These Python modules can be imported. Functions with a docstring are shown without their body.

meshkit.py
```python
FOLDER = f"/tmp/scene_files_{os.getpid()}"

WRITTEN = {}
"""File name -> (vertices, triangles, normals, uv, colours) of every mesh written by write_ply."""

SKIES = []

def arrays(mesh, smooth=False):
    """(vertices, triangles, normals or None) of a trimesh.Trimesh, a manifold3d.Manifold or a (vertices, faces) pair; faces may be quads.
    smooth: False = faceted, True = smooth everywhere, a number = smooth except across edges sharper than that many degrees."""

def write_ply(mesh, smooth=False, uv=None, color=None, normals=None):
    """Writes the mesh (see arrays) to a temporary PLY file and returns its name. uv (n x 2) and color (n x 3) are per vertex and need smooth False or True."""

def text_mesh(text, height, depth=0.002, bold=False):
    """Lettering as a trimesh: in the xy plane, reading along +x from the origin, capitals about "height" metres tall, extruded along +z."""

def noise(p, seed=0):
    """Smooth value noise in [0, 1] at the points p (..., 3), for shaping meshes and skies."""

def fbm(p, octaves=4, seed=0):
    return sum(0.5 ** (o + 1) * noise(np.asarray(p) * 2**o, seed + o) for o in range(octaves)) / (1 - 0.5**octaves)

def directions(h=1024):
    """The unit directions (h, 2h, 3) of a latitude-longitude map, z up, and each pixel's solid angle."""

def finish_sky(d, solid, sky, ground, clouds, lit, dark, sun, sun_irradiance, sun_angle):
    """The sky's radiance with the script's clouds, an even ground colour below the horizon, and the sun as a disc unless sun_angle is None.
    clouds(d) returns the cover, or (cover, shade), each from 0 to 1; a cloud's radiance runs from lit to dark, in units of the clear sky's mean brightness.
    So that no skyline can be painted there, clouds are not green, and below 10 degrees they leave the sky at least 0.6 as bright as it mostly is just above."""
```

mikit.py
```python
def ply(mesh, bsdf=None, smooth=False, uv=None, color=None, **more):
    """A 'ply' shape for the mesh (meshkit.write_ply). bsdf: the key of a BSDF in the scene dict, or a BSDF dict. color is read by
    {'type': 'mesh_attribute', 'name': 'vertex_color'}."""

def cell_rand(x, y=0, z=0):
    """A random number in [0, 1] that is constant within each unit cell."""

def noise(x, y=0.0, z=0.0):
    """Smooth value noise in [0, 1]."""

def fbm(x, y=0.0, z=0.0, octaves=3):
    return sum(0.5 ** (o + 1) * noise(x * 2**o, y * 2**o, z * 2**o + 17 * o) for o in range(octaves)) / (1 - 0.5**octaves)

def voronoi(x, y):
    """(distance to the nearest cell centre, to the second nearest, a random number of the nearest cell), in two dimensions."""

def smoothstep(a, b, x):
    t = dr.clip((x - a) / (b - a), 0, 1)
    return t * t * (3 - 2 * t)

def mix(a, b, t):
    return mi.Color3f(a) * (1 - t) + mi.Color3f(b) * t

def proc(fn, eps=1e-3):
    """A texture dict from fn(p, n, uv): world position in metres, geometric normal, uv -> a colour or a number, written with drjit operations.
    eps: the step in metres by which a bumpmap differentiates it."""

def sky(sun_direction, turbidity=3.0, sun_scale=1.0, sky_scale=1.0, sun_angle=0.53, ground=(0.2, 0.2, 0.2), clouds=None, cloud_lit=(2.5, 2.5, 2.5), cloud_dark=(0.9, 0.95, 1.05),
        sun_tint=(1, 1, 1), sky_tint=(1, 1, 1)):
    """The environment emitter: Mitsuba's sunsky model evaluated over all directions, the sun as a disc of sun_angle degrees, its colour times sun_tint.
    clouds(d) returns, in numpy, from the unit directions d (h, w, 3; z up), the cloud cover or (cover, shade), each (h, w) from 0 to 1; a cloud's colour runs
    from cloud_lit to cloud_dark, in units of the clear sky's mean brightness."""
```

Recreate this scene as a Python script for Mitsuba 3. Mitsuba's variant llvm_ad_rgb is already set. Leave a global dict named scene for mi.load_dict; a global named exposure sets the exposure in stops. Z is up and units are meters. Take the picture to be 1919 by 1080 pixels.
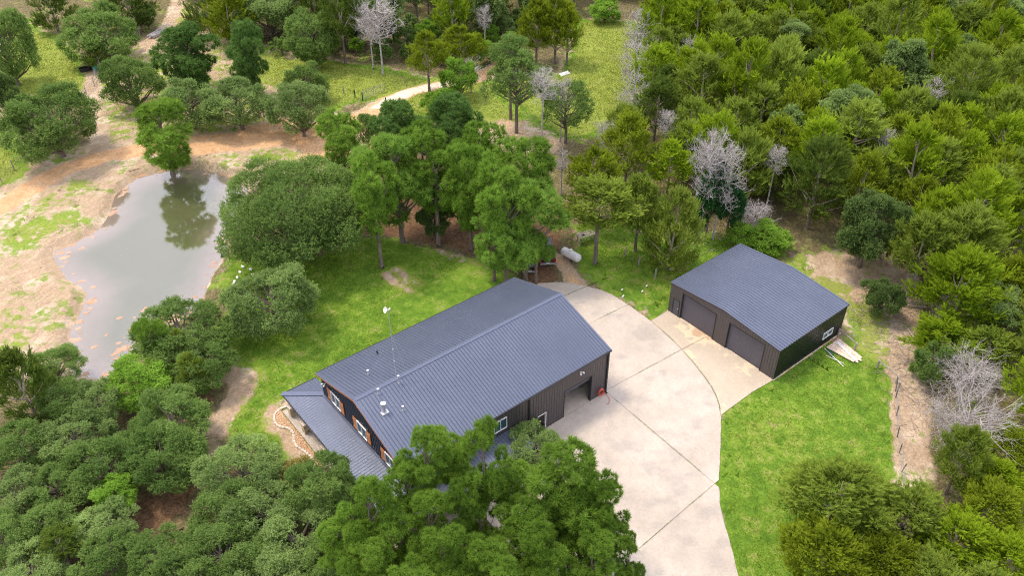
import math, numpy as np, trimesh, drjit as dr, mitsuba as mi, mikit, meshkit, shapely
from shapely.geometry import Polygon, LineString, Point, box as sbox
from scipy.ndimage import gaussian_filter
from mikit import fbm, noise, smoothstep, mix, voronoi
T = mi.ScalarTransform4f
scene, labels = {}, {}

# ---------------------------------------------------------------- camera, sky, exposure
EYE = np.array([-41.833, -38.242, 55.226]); YAW, PITCH, ROLL = 0.89562, 0.65520, -0.003
FW = np.array([math.cos(PITCH)*math.cos(YAW), math.cos(PITCH)*math.sin(YAW), -math.sin(PITCH)])
RT = np.array([math.sin(YAW), -math.cos(YAW), 0.0])
UP = np.cross(RT, FW); UP = UP*math.cos(ROLL) - RT*math.sin(ROLL)
scene['camera'] = {'type': 'perspective', 'fov': 2*math.degrees(math.atan(959.5/1565.85)), 'fov_axis': 'x', 'near_clip': 0.5, 'far_clip': 6000.0,
                   'to_world': T().look_at(origin=EYE.tolist(), target=(EYE+FW).tolist(), up=UP.tolist())}
exposure = 2.74
SUN = np.array([-0.34, 0.62, 1.55])
def overcast(d):
    z = np.clip(d[..., 2], 0.02, 1)
    q = d[..., :2]/(z[..., None]+0.35)
    n = meshkit.fbm(np.concatenate([q*2.2, q[..., :1]*0+3.0], -1), 4, 3)
    shade = 1-np.clip((z-0.10)/0.32, 0.05, 0.9)-0.1*z
    return np.ones_like(z), np.clip(shade+(n-0.5)*0.55, 0, 1)
scene['sky'] = mikit.sky(SUN.tolist(), turbidity=3, sun_scale=0.29, sun_angle=13, clouds=overcast, cloud_lit=(2.6, 2.56, 2.92), cloud_dark=(0.75, 0.85, 1.05), ground=(0.1, 0.12, 0.06))

# ---------------------------------------------------------------- materials
def two(d): return {'type': 'twosided', 'bsdf': d}
def rgb(c): return {'type': 'rgb', 'value': list(c)}
def plain(key, c, rough=0.6, **k): scene[key] = two({'type': 'principled', 'base_color': rgb(c), 'roughness': rough, **k})
def proc_mat(key, fn, rough=0.8, **k): scene[key] = two({'type': 'principled', 'base_color': mikit.proc(fn), 'roughness': rough, **k})
def leaf_mat(key, dark, light, trans=0.95, gain=2.15):
    d0, l0 = np.array(dark)*gain, np.array(light)*gain
    def fn(p, n, uv):
        w = noise(p.x*0.16, p.y*0.16, 3.3)
        w2 = noise(p.x*0.9, p.y*0.9, p.z*0.9)
        t = dr.clip(uv.x*0.45 + uv.y*0.5 + (w-0.5)*0.5 + (w2-0.5)*0.3, 0, 1)
        c = mix(d0.tolist(), l0.tolist(), t)
        return c*(0.85+0.3*noise(p.x*0.11+9, p.y*0.11, 1.7))
    scene[key] = {'type': 'principledthin', 'base_color': mikit.proc(fn), 'roughness': 0.65, 'diff_trans': trans, 'spec_trans': 0.0, 'eta': 1.3}
leaf_mat('leaf_oakg', (.035, .072, .016), (.15, .22, .060))
leaf_mat('leaf_oakp', (.055, .095, .028), (.20, .27, .090))
leaf_mat('leaf_oakl', (.06, .13, .012), (.18, .29, .045))
leaf_mat('leaf_oakd', (.035, .065, .018), (.105, .155, .045))
leaf_mat('leaf_oaky', (.12, .11, .03), (.21, .19, .06))
leaf_mat('leaf_cedar', (.045, .070, .005), (.185, .235, .018))
leaf_mat('leaf_cedarl', (.06, .095, .012), (.17, .22, .035))
leaf_mat('leaf_cedard', (.03, .055, .010), (.095, .135, .022))
leaf_mat('leaf_cedarg', (.062, .105, .006), (.185, .255, .015))
leaf_mat('leaf_pine', (.040, .085, .010), (.165, .265, .040))
leaf_mat('leaf_pined', (.028, .065, .015), (.105, .18, .045))
leaf_mat('leaf_pinel', (.05, .105, .014), (.185, .29, .055))
leaf_mat('leaf_ivy', (.012, .045, .012), (.035, .10, .03))
leaf_mat('leaf_grass', (.11, .21, .018), (.22, .34, .04), 0.7, 0.95)
leaf_mat('leaf_meadow', (.21, .27, .04), (.32, .39, .07), 0.7, 0.9)
leaf_mat('leaf_reed', (.16, .15, .09), (.34, .31, .22))
def bark(p, n, uv): return mix((.09, .07, .055), (.25, .21, .18), fbm(p.x*3, p.y*3, p.z*0.8))
proc_mat('bark', bark, 0.9)
def deadw(p, n, uv): return mix((.30, .275, .27), (.55, .515, .505), fbm(p.x*2, p.y*2, p.z*2))
proc_mat('dead_wood', deadw, 0.9)
def brushw(p, n, uv): return mix((.22, .17, .13), (.5, .44, .38), fbm(p.x*2, p.y*2, p.z*2))
proc_mat('brush_wood', brushw, 0.9)

def ground_fn(p, n, uv):
    g, s = uv.x, uv.y
    n1 = fbm(p.x*0.33, p.y*0.33, 0.5); n2 = fbm(p.x*1.5, p.y*1.5, 4.0); n3 = noise(p.x*7, p.y*7, 2.0); n4 = fbm(p.x*0.12, p.y*0.12, 7.7)
    st = fbm(p.x*1.1+p.y*0.5, p.y*4.0-p.x*2.2, 1.0)
    a = smoothstep(0.38, 0.62, g + (n1-0.5)*0.75 + (n2-0.5)*0.55)
    sand = mix((.50, .28, .13), (.64, .43, .255), n2)
    pale = mix((.62, .50, .37), (.80, .72, .60), n2)
    straw = mix(mix((.33, .235, .15), (.47, .37, .26), st), (.54, .44, .33), smoothstep(0.45, 0.7, n1))
    litter = mix((.09, .050, .026), (.24, .145, .085), n3*0.5+n2*0.5)
    soil = mix(pale, sand, smoothstep(-0.28, -0.05, s + (n2-0.5)*0.15))
    soil = mix(soil, straw, smoothstep(0.1, 0.42, s + (n1-0.5)*0.3))
    soil = mix(soil, mix((.07, .065, .028), (.21, .175, .09), n3*0.5+n2*0.5), smoothstep(0.56, 0.76, s + (n2-0.5)*0.25))
    soil = mix(soil, litter, smoothstep(0.9, 1.15, s + (n2-0.5)*0.3))
    grass = mix((.085, .175, .016), (.18, .295, .030), smoothstep(0.25, 0.75, n1*0.55+n2*0.45))
    grass = mix(grass, (.22, .29, .045), smoothstep(0.52, 0.8, n4*0.6+n2*0.4)*0.8)
    grass = mix(grass, (.27, .31, .06), (1-smoothstep(0.41, 0.48, s))*0.7)
    grass = mix(grass, (.28, .24, .11), smoothstep(0.55, 0.8, n2*0.6+n3*0.15+n1*0.25)*0.65)
    return mix(soil, grass, a)*(0.82+0.36*n3)
def ground_bump(p, n, uv): return 0.10*fbm(p.x*2.2, p.y*2.2, 0.0) + 0.03*noise(p.x*9, p.y*9, 0.0)
scene['ground_mat'] = two({'type': 'bumpmap', 'texture': mikit.proc(ground_bump, 0.03), 'scale': 1.0,
                           'bsdf': {'type': 'principled', 'base_color': mikit.proc(ground_fn), 'roughness': 0.95, 'specular': 0.2}})
def concrete(p, n, uv):
    a = fbm(p.x*0.28, p.y*0.28, 0.0, 4); b = fbm(p.x*1.3+3, p.y*1.3, 1.0, 4); c = noise(p.x*9, p.y*9, 0.0)
    col = mix((.40, .345, .285), (.575, .52, .45), dr.clip(a*0.75+b*0.45-0.1, 0, 1))
    col = mix(col, (.31, .285, .27), smoothstep(0.5, 0.8, fbm(p.x*0.6-p.y*0.25, p.y*0.9+p.x*0.4, 5.0, 4))*0.38)
    return col*(0.93+0.14*c)
proc_mat('concrete', concrete, 0.85)
def concrete2(p, n, uv):
    a = fbm(p.x*0.4, p.y*0.4, 0.0, 4); b = fbm(p.x*1.6+3, p.y*1.6, 1.0, 4); c = noise(p.x*9, p.y*9, 0.0)
    col = mix((.42, .355, .27), (.56, .485, .38), a*0.6+b*0.4)
    m = fbm(p.x*0.45+2, p.y*0.22, 2.0, 4)+(b-0.5)*0.35
    col = mix(col, (.66, .53, .37), smoothstep(0.46, 0.53, m))
    col = mix(col, (.42, .25, .14), smoothstep(0.64, 0.74, m)*0.6)
    return col*(0.93+0.14*c)
proc_mat('concrete_sandy', concrete2, 0.85)
def roofm(p, n, uv): return mix((.118, .142, .205), (.158, .185, .252), fbm(p.x*0.5, p.y*0.5, 0.0, 4)*0.7+0.3*fbm(p.x*3, p.y*0.6, 1.0))
scene['roof_metal'] = two({'type': 'principled', 'base_color': mikit.proc(roofm), 'roughness': 0.40, 'metallic': 0.55, 'specular': 0.5})
plain('ridge_metal', (.145, .17, .245), 0.32, metallic=0.45)
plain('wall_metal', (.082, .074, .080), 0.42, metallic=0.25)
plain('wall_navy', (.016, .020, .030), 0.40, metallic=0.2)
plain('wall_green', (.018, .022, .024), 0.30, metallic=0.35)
plain('door_metal', (.085, .085, .115), 0.42, metallic=0.25)
plain('trim_dark', (.030, .032, .040), 0.4, metallic=0.3)
plain('copper_trim', (.36, .15, .085), 0.5)
plain('galvanized', (.62, .64, .68), 0.35, metallic=0.6)
plain('white_paint', (.72, .72, .72), 0.5)
plain('tank_white', (.80, .80, .82), 0.5)
plain('rubber', (.02, .02, .022), 0.7)
plain('car_paint', (.008, .009, .014), 0.2, clearcoat=0.8)
plain('red_lens', (.35, .01, .012), 0.3)
plain('red_hose', (.55, .10, .07), 0.5)
plain('teal', (.02, .35, .30), 0.5)
plain('green_pipe_mat', (.03, .12, .09), 0.5)
plain('interior', (.16, .16, .17), 0.9)
plain('mesh_wire', (.30, .31, .31), 0.5, metallic=0.5)
plain('green_post', (.02, .07, .035), 0.6)
scene['glass'] = two({'type': 'principled', 'base_color': rgb((.035, .085, .105)), 'roughness': 0.06, 'specular': 0.35})
def woodo(p, n, uv): return mix((.33, .125, .045), (.52, .23, .10), fbm(p.x*9, p.y*9, p.z*2))
proc_mat('cedar_wood', woodo, 0.7)
def woodg(p, n, uv): return mix((.17, .155, .14), (.40, .37, .34), fbm(p.x*5, p.y*5, p.z*5))
proc_mat('grey_wood', woodg, 0.9)
def plywood(p, n, uv): return mix((.60, .46, .35), (.75, .62, .50), fbm(p.x*3+p.y*1.5, p.y*9-p.x*4, p.z))
proc_mat('plank_wood', plywood, 0.8)
def stonem(p, n, uv): return mix((.28, .22, .16), (.58, .50, .40), noise(p.x*3.7, p.y*3.7, p.z*3.7))
proc_mat('stone', stonem, 0.9)
def edgem(p, n, uv): return mix((.50, .42, .33), (.74, .66, .56), noise(p.x*5, p.y*5, p.z*5))
proc_mat('edge_stone', edgem, 0.9)
def gravelm(p, n, uv): return mix((.30, .16, .075), (.66, .47, .30), noise(p.x*14, p.y*14, p.z*14))
proc_mat('gravel_mat', gravelm, 0.9)
def algaem(p, n, uv): return mix((.38, .22, .13), (.56, .39, .28), fbm(p.x*2, p.y*2, 0.0))
proc_mat('algae_mat', algaem, 0.8)
def waterm(p, n, uv):
    a = fbm(p.x*0.22, p.y*0.22, 0.0, 4)
    return mix((.072, .078, .034), (.20, .155, .13), smoothstep(0.35, 1.2, a*0.5 + uv.x*0.8))
scene['water_mat'] = two({'type': 'principled', 'base_color': mikit.proc(waterm), 'roughness': 0.03, 'eta': 2.75, 'clearcoat': 1.0, 'clearcoat_gloss': 0.98})

# ---------------------------------------------------------------- helpers
def put(key, mesh, mat, smooth=False, uv=None, m=None):
    k, i = key, 0
    while k in scene: i += 1; k = f'{key}_{i:03d}'
    scene[k] = mikit.ply(mesh, mat, smooth=smooth, uv=uv)
    if m is not None: scene[k]['to_world'] = m
    return k
NUM = {}
def newkey(name):
    i = NUM.get(name, -1)+1; NUM[name] = i
    return name if i == 0 else f'{name}_{i:03d}'
def say(key, label=None, category=None, group=None, kind=None):
    labels[key] = {k: v for k, v in (('label', label), ('category', category), ('group', group), ('kind', kind)) if v}
def box(x0, x1, y0, y1, z0, z1):
    b = trimesh.creation.box((x1-x0, y1-y0, z1-z0)); b.apply_translation(((x0+x1)/2, (y0+y1)/2, (z0+z1)/2)); return b
def cat(*ms): return trimesh.util.concatenate([m for m in ms])
def cyl(p0, p1, r, n=10, r1=None):
    p0, p1 = np.asarray(p0, float), np.asarray(p1, float); r1 = r if r1 is None else r1
    return tube([p0, p1], [r, r1], n, cap=True)
def tube(P, R, n=6, cap=False):
    P = np.asarray(P, float); R = np.broadcast_to(np.asarray(R, float), (len(P),))
    t = np.gradient(P, axis=0); t /= np.linalg.norm(t, axis=1, keepdims=True)+1e-12
    a = np.cross(t, np.where(np.abs(t[:, 2:]) < 0.9, [0, 0, 1.0], [1.0, 0, 0])); a /= np.linalg.norm(a, axis=1, keepdims=True)+1e-12
    b = np.cross(t, a); ang = np.arange(n)*2*np.pi/n
    v = (P[:, None]+R[:, None, None]*(np.cos(ang)[None, :, None]*a[:, None]+np.sin(ang)[None, :, None]*b[:, None])).reshape(-1, 3)
    i, j = np.meshgrid(np.arange(len(P)-1), np.arange(n), indexing='ij')
    q = np.stack([i*n+j, i*n+(j+1) % n, (i+1)*n+(j+1) % n, (i+1)*n+j], -1).reshape(-1, 4)
    f = np.vstack([q[:, [0, 1, 2]], q[:, [0, 2, 3]]])
    if cap:
        k = len(v); v = np.vstack([v, P[0], P[-1]]); jj = np.arange(n); e = (len(P)-1)*n
        f = np.vstack([f, np.stack([jj*0+k, (jj+1) % n, jj], 1), np.stack([jj*0+k+1, e+jj, e+(jj+1) % n], 1)])
    return trimesh.Trimesh(v, f, process=False)
def unit(v): return v/(np.linalg.norm(v, axis=-1, keepdims=True)+1e-12)
def extrude(poly, z0, z1):
    gs = getattr(poly, 'geoms', [poly])
    m = cat(*[trimesh.creation.extrude_polygon(g, z1-z0, engine='earcut') for g in gs if g.area > 1e-4]); m.apply_translation((0, 0, z0)); return m
def beam(p0, p1, w, h):
    p0, p1 = np.asarray(p0, float), np.asarray(p1, float); d = p1-p0; L = np.linalg.norm(d); d /= L
    s = np.cross(d, [0, 0, 1.0]); s = s/np.linalg.norm(s) if np.linalg.norm(s) > 1e-6 else np.array([1.0, 0, 0]); u = np.cross(s, d)
    b = trimesh.creation.box((L, w, h)); M = np.eye(4); M[:3, 0], M[:3, 1], M[:3, 2], M[:3, 3] = d, s, u, (p0+p1)/2
    b.apply_transform(M); return b
def ribs(width, pitch=0.305, h=0.065, base=0.10, top=0.04, first=None):
    """(u, height) points of a ribbed sheet of this width"""
    n = max(1, int(round(width/pitch))); p = width/n; out = [(0.0, 0.0)]
    for k in range(n):
        c = (k+0.5)*p; out += [(c-base/2, 0), (c-top/2, h), (c+top/2, h), (c+base/2, 0)]
    return out+[(width, 0.0)]
def sheet(O, U, V, N, prof, lo, hi):
    """ribbed sheet: at O + U*u + V*v + N*h, v from lo(u) to hi(u)"""
    O, U, V, N = (np.asarray(x, float) for x in (O, U, V, N)); vs = []
    for u, h in prof:
        vs += [O+U*u+N*h+V*lo(u), O+U*u+N*h+V*hi(u)]
    i = np.arange(len(prof)-1)*2
    return trimesh.Trimesh(np.array(vs), np.vstack([np.stack([i, i+2, i+3], 1), np.stack([i, i+3, i+1], 1)]), process=False)
def ribbed_wall(key, O, U, N, width, top, holes, mat, panel=0.915, pitch=0.305, h=0.03):
    """wall of ribbed panels, each panel an entry; holes: (u0, u1, z0, z1)"""
    n = int(round(width/panel)); pw = width/n
    for k in range(n):
        prof = [(k*pw+u, hh) for u, hh in ribs(pw, pitch, h)]
        cuts = sorted({round(c, 4) for ho in holes for c in ho[:2] if k*pw < c < (k+1)*pw})
        us = np.array([q[0] for q in prof]); hs = np.array([q[1] for q in prof])
        edges = [k*pw, *cuts, (k+1)*pw]; parts = []
        for a, b in zip(edges[:-1], edges[1:]):
            pr = [(a, np.interp(a, us, hs))]+[q for q in prof if a+1e-3 < q[0] < b-1e-3]+[(b, np.interp(b, us, hs))]
            mid = (a+b)/2; zs = [0.0]
            for ho in sorted((x for x in holes if x[0] < mid < x[1]), key=lambda x: x[2]): zs += [ho[2], ho[3]]
            spans = [(zs[i], zs[i+1]) for i in range(0, len(zs)-1, 2)]+[(zs[-1], None)]
            for z0, z1 in spans:
                if z1 is not None and z1-z0 < 0.02: continue
                parts.append(sheet(O, U, (0, 0, 1), N, pr, lambda u, z0=z0: z0, (lambda u, z1=z1: z1) if z1 is not None else top))
        if parts: put(key+'__panel', cat(*parts), mat)
# ---- world coordinates: trees [kind, name, label, group, x, y, crown centre height, crown radius, crown half height], ground zones, outlines
TREES = [
['oakg','oak_tree','grey green oak at the far left edge beside the upper meadow',None,-24.71,108.68,6.24,4.95,5.64],
['cedard','cedar_tree','dark cedar at the top of the upper left meadow',None,-12.81,129.59,4.45,4.53,3.85],
['oakg','oak_tree','round green oak above the wire fence right of the upper left meadow',None,-10.27,109.48,4.51,6.08,3.91],
['cedard','cedar_tree','small pointed cedar in front of the round oak by the fence',None,-12.75,105.75,2.97,2.08,2.37],
['oakg','oak_tree','dark green oak just above the bend of the wire fence',None,-12.94,88.3,4.19,4.43,3.59],
['pined','pine_tree','dense dark young pine right of the fence oak',None,-3.8,88.78,5.23,5.88,5.09],
['pined','pine_tree','slim dark pine behind the oak row left of the track',None,2.61,80.95,6.36,4.04,5.59],
['oakp','oak_tree','left bushy oak of the row above the orange dirt track',None,-8.92,76.37,3.77,4.47,3.17],
['oakp','oak_tree','right bushy oak of the row above the orange dirt track',None,-3.54,71.64,3.91,4.61,3.31],
['oakg','oak_tree','big round grey green oak at the left between fence and dirt track',None,-26.12,79.83,4.86,6.48,4.26],
['oakd','oak_tree','green oak cut by the left edge above the big grey oak',None,-28.9,94.21,4.2,2.44,3.6],
['pine','pine_tree','lone open pine standing on the pond bank',None,-15.95,66.53,5.1,5.39,4.97],
['oakp','oak_tree','pale green oak where the orange track meets the white road',None,2.51,64.42,4.07,4.25,3.47],
['oakg','oak_tree','small oak behind the pale oak by the white road',None,8.36,74.32,3.12,3.15,2.52],
['oakb','oak_tree','huge spreading oak right of the pond',None,-11.41,37.3,5.64,7.58,5.24],
['oakp','oak_tree','round pale green oak on the lawn between pond and house',None,-19.68,27.7,3.46,4.26,3.16],
['oakg','oak_tree','grey green oak at the lower end of the pond',None,-28.66,28.9,2.76,4.35,2.46],
['oakg','oak_tree','grey oak with darker leaves beside the bottom of the pond',None,-28.43,23.86,2.46,2.59,2.16],
['oakl','oak_tree','bright green oak below the pond',None,-33.83,25.86,2.35,3.0,1.75],
['pine','pine_tree','small dark pine poking out of the oaks at the pond end',None,-30.99,28.57,4.52,1.63,2.32],
['cedarl','cedar_tree','bright yellow green young cedar among the oaks at the pond end',None,-29.43,26.84,3.91,0.94,1.41],
['cedarl','cedar_tree','feathery light green cedar at the foot of the pond end oaks',None,-29.81,23.31,2.5,1.51,2.2],
['cedard','cedar_tree','dark cedars behind the round oak at the top left',None,-1.84,121.62,4.29,5.02,3.69],
['oakg','oak_tree','little round oak beside the track at the top left',None,0.26,119.98,2.54,1.83,1.94],
['cedard','cedar_tree','tall dark cedar at the top edge right of the sandy track',None,7.28,108.17,7.2,4.37,6.22],
['oakp','oak_tree','large pale oak at the top left of centre',None,15.44,101.56,4.48,6.29,3.88],
['oakg','oak_tree','leafy oak in front of the large pale oak at the top',None,15.93,85.29,4.79,4.68,4.19],
['oakg','oak_tree','low oak at the edge of the meadow left of the white road',None,15.36,84.13,2.69,2.09,2.09],
['cedard','cedar_tree','dark cedar left of the bleached trees at the top',None,20.16,83.51,9.65,3.63,5.27],
['dead','dead_tree','broad bleached dead tree at the top of the picture',None,22.68,75.8,8.65,4.04,3.65],
['dead','dead_tree','thin bleached dead tree just left of the broad one',None,22.6,78.66,7.65,2.2,3.15],
['cedar','cedar_tree','olive cedar with bare trunk beside the white road',None,24.61,65.24,6.15,3.4,3.12],
['cedar','cedar_tree','wide olive cedar behind the bend of the white road',None,33.2,68.71,4.09,3.95,3.09],
['oakl','young_tree','bright green young tree at the bend of the white road',None,27.07,60.58,3.36,2.67,2.96],
['dead','dead_tree','small bare dead crown behind the bright young tree',None,29.72,61.15,3.57,1.7,1.73],
['oakl','shrub','bright green shrub between white road and dark pines',None,22.05,57.8,1.69,2.77,1.59],
['oakp','oak_tree','pale grey oak behind the cedars at the top centre',None,42.79,81.05,2.93,4.62,2.33],
['dead','dead_tree','narrow bleached dead tree at the top centre',None,41.09,72.49,6.01,1.54,2.21],
['cedar','cedar_tree','olive cedar at the top left of the grass clearing',None,44.9,63.44,6.4,3.47,4.19],
['cedar','cedar_tree','olive cedar with bare trunks at the top of the clearing',None,47.32,61.47,6.75,3.46,4.28],
['cedar','cedar_tree','tall cedar at the corner of the grass clearing',None,48.25,59.57,6.25,2.59,3.79],
['oakl','oak_tree','round leafy oak at the top end of the grass clearing',None,66.84,69.86,2.58,2.93,1.98],
['oakt','oak_tree','tall open oak behind the twin oak in the middle clearing',None,28.54,49.86,9.4,3.45,3.09],
['oakt','oak_tree','tall open oak with long trunk in the middle clearing',None,26.43,45.88,7.7,4.11,3.21],
['dead','dead_tree','tall grey dead pine with a long bare trunk in the clearing',None,25.6,39.37,9.6,2.32,2.22],
['oakt','oak_tree','leaning leafy tree with dead top right of the grey dead pine',None,29.84,39.16,5.7,3.26,3.48],
['dead','dead_tree','bleached dead crown above the leaning leafy tree',None,29.46,39.87,7.2,1.91,2.34],
['dead','dead_tree','bleached dead tree at the top of the clearing edge',None,55.02,50.67,6.94,2.68,3.23],
['dead','dead_tree','bleached dead tree midway down the clearing edge',None,47.1,43.01,5.94,3.01,3.23],
['dead','dead_tree','bleached dead tree lowest on the clearing edge',None,38.7,35.27,5.96,2.79,3.26],
['dead','dead_tree','small silver dead tree among the cedars left of the wood',None,27.28,28.82,6.04,1.86,2.24],
['dead','dead_tree','spindly dead trunk between the pines and the cedars',None,17.28,26.05,7.1,1.08,1.55],
['pine','pine_tree','open pine at the left of the pine grove above the huge oak',None,-0.71,46.45,6.78,4.39,4.35],
['oakg','young_tree','thin grey green tree by the end of the white road',None,7.09,54.12,3.37,1.8,2.37],
['pined','pine_tree','dense dark pine at the top left of the pine grove',None,7.33,45.54,6.37,5.04,3.88],
['pined','pine_tree','dense dark pine at the top right of the pine grove',None,11.6,40.07,7.13,4.96,4.75],
['pinel','pine_tree','tall light green pine with low branches at the left of the grove',None,-1.25,32.96,8.2,4.98,5.88],
['pine','pine_tree','dark pine in the grove with its trunk beside the brown bush',None,5.66,30.57,6.5,3.67,5.28],
['pine','pine_tree','slim pine in front of the grove centre',None,3.85,26.32,8.35,3.67,5.27],
['pine','pine_tree','broad pine at the right of the pine grove',None,8.85,22.64,9.77,4.86,4.34],
['pinel','pine_tree','light green pine right behind the far corner of the house',None,5.22,18.12,6.95,4.43,5.49],
['pinel','pine_tree','young pine hiding the parked vehicles at the end of the dirt track',None,5.83,17.12,4.5,2.52,1.97],
['pinel','pine_tree','small light pine left of the far corner of the house',None,2.45,20.17,5.17,2.99,3.65],
['pine','pine_tree','green pine crown merging in the middle of the pine grove','pines merging in the middle of the pine grove',1.58,29.53,8.21,3.95,3.69],
['pine','pine_tree','green pine crown merging in the middle of the pine grove','pines merging in the middle of the pine grove',4.35,21.6,9.36,3.77,5.01],
['pine','pine_tree','green pine crown merging in the middle of the pine grove','pines merging in the middle of the pine grove',-5.95,29.85,9.23,3.5,4.86],
['pine','pine_tree','green pine crown merging in the middle of the pine grove','pines merging in the middle of the pine grove',2.55,32.96,9.06,4.04,4.67],
['pine','pine_tree','green pine crown merging in the middle of the pine grove','pines merging in the middle of the pine grove',3.07,18.81,9.1,3.29,4.71],
['pine','pine_tree','green pine crown merging in the middle of the pine grove','pines merging in the middle of the pine grove',9.07,30.63,8.66,3.68,4.21],
['oakd','shrub','dark brownish bush in the pine litter',None,2.21,31.04,2.38,1.92,2.18],
['cedarl','cedar_tree','light cedar with a bare trunk beside the white tank',None,13.14,15.45,8.15,3.99,2.18],
['cedar','cedar_tree','olive cedar above the light cedar left of the wood',None,18.35,21.83,6.85,3.39,2.85],
['cedarl','cedar_tree','slim cedar with bare trunk on the grass left of the garage',None,18.52,14.46,6.1,2.66,3.44],
['cedarl','cedar_tree','feathery light cedar just left of the garage',None,18.79,9.58,4.85,3.23,4.84],
['dead','dead_tree','large bleached dead tree behind the garage with dark ivy',None,25.95,11.4,9.2,3.05,4.38],
['dead','dead_tree','leaning bleached dead tree right of the ivy clad one',None,27.27,10.34,8.25,2.73,3.92],
['ivy','ivy_clump','dark green ivy climbing the bleached dead trees',None,26.84,11.11,5.55,1.82,4.54],
['ivy','ivy_clump','dark ivy column right of the leaning dead tree',None,28.52,9.47,4.6,1.34,3.35],
['dead','dead_tree','broken grey tangle of branches behind the garage shrubs',None,31.4,8.24,2.46,2.5,2.16],
['oakl','shrub','bright green shrub at the left behind the garage',None,28.56,7.47,1.59,1.71,1.49],
['oakl','shrub','bright green shrub at the right behind the garage',None,30.84,5.3,1.44,2.51,1.34],
['oakd','oak_tree','broad leafy oak at the corner of the wood behind the garage',None,35.8,-3.55,4.96,3.47,4.16],
['cedarl','cedar_tree','grey green cedar right of the leafy corner oak',None,35.25,-9.51,6.36,3.07,3.36],
['cedarg','cedar_tree','bright cedar at the edge of the wood above the dirt strip',None,32.59,-15.22,5.53,3.9,3.53],
['oakd','round_shrub','small round dark tree on the grass right of the garage',None,29.57,-9.53,2.21,1.86,2.01],
['oakp','oak_tree','grey green oak among the cedars at the right edge',None,34.97,-18.83,3.92,3.12,1.92],
['cedarg','cedar_tree','bright green cedar above the big bleached trees',None,27.6,-17.24,2.76,3.17,1.76],
['cedarl','cedar_tree','light green cedar behind the upper big bleached tree',None,29.58,-20.37,2.8,3.25,1.8],
['deadb','dead_tree','upper of the two big bleached dead trees at the right',None,24.19,-21.32,3.02,3.08,1.67],
['deadb','dead_tree','lower of the two big bleached dead trees at the right',None,17.72,-24.24,3.51,3.53,2.76],
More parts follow.
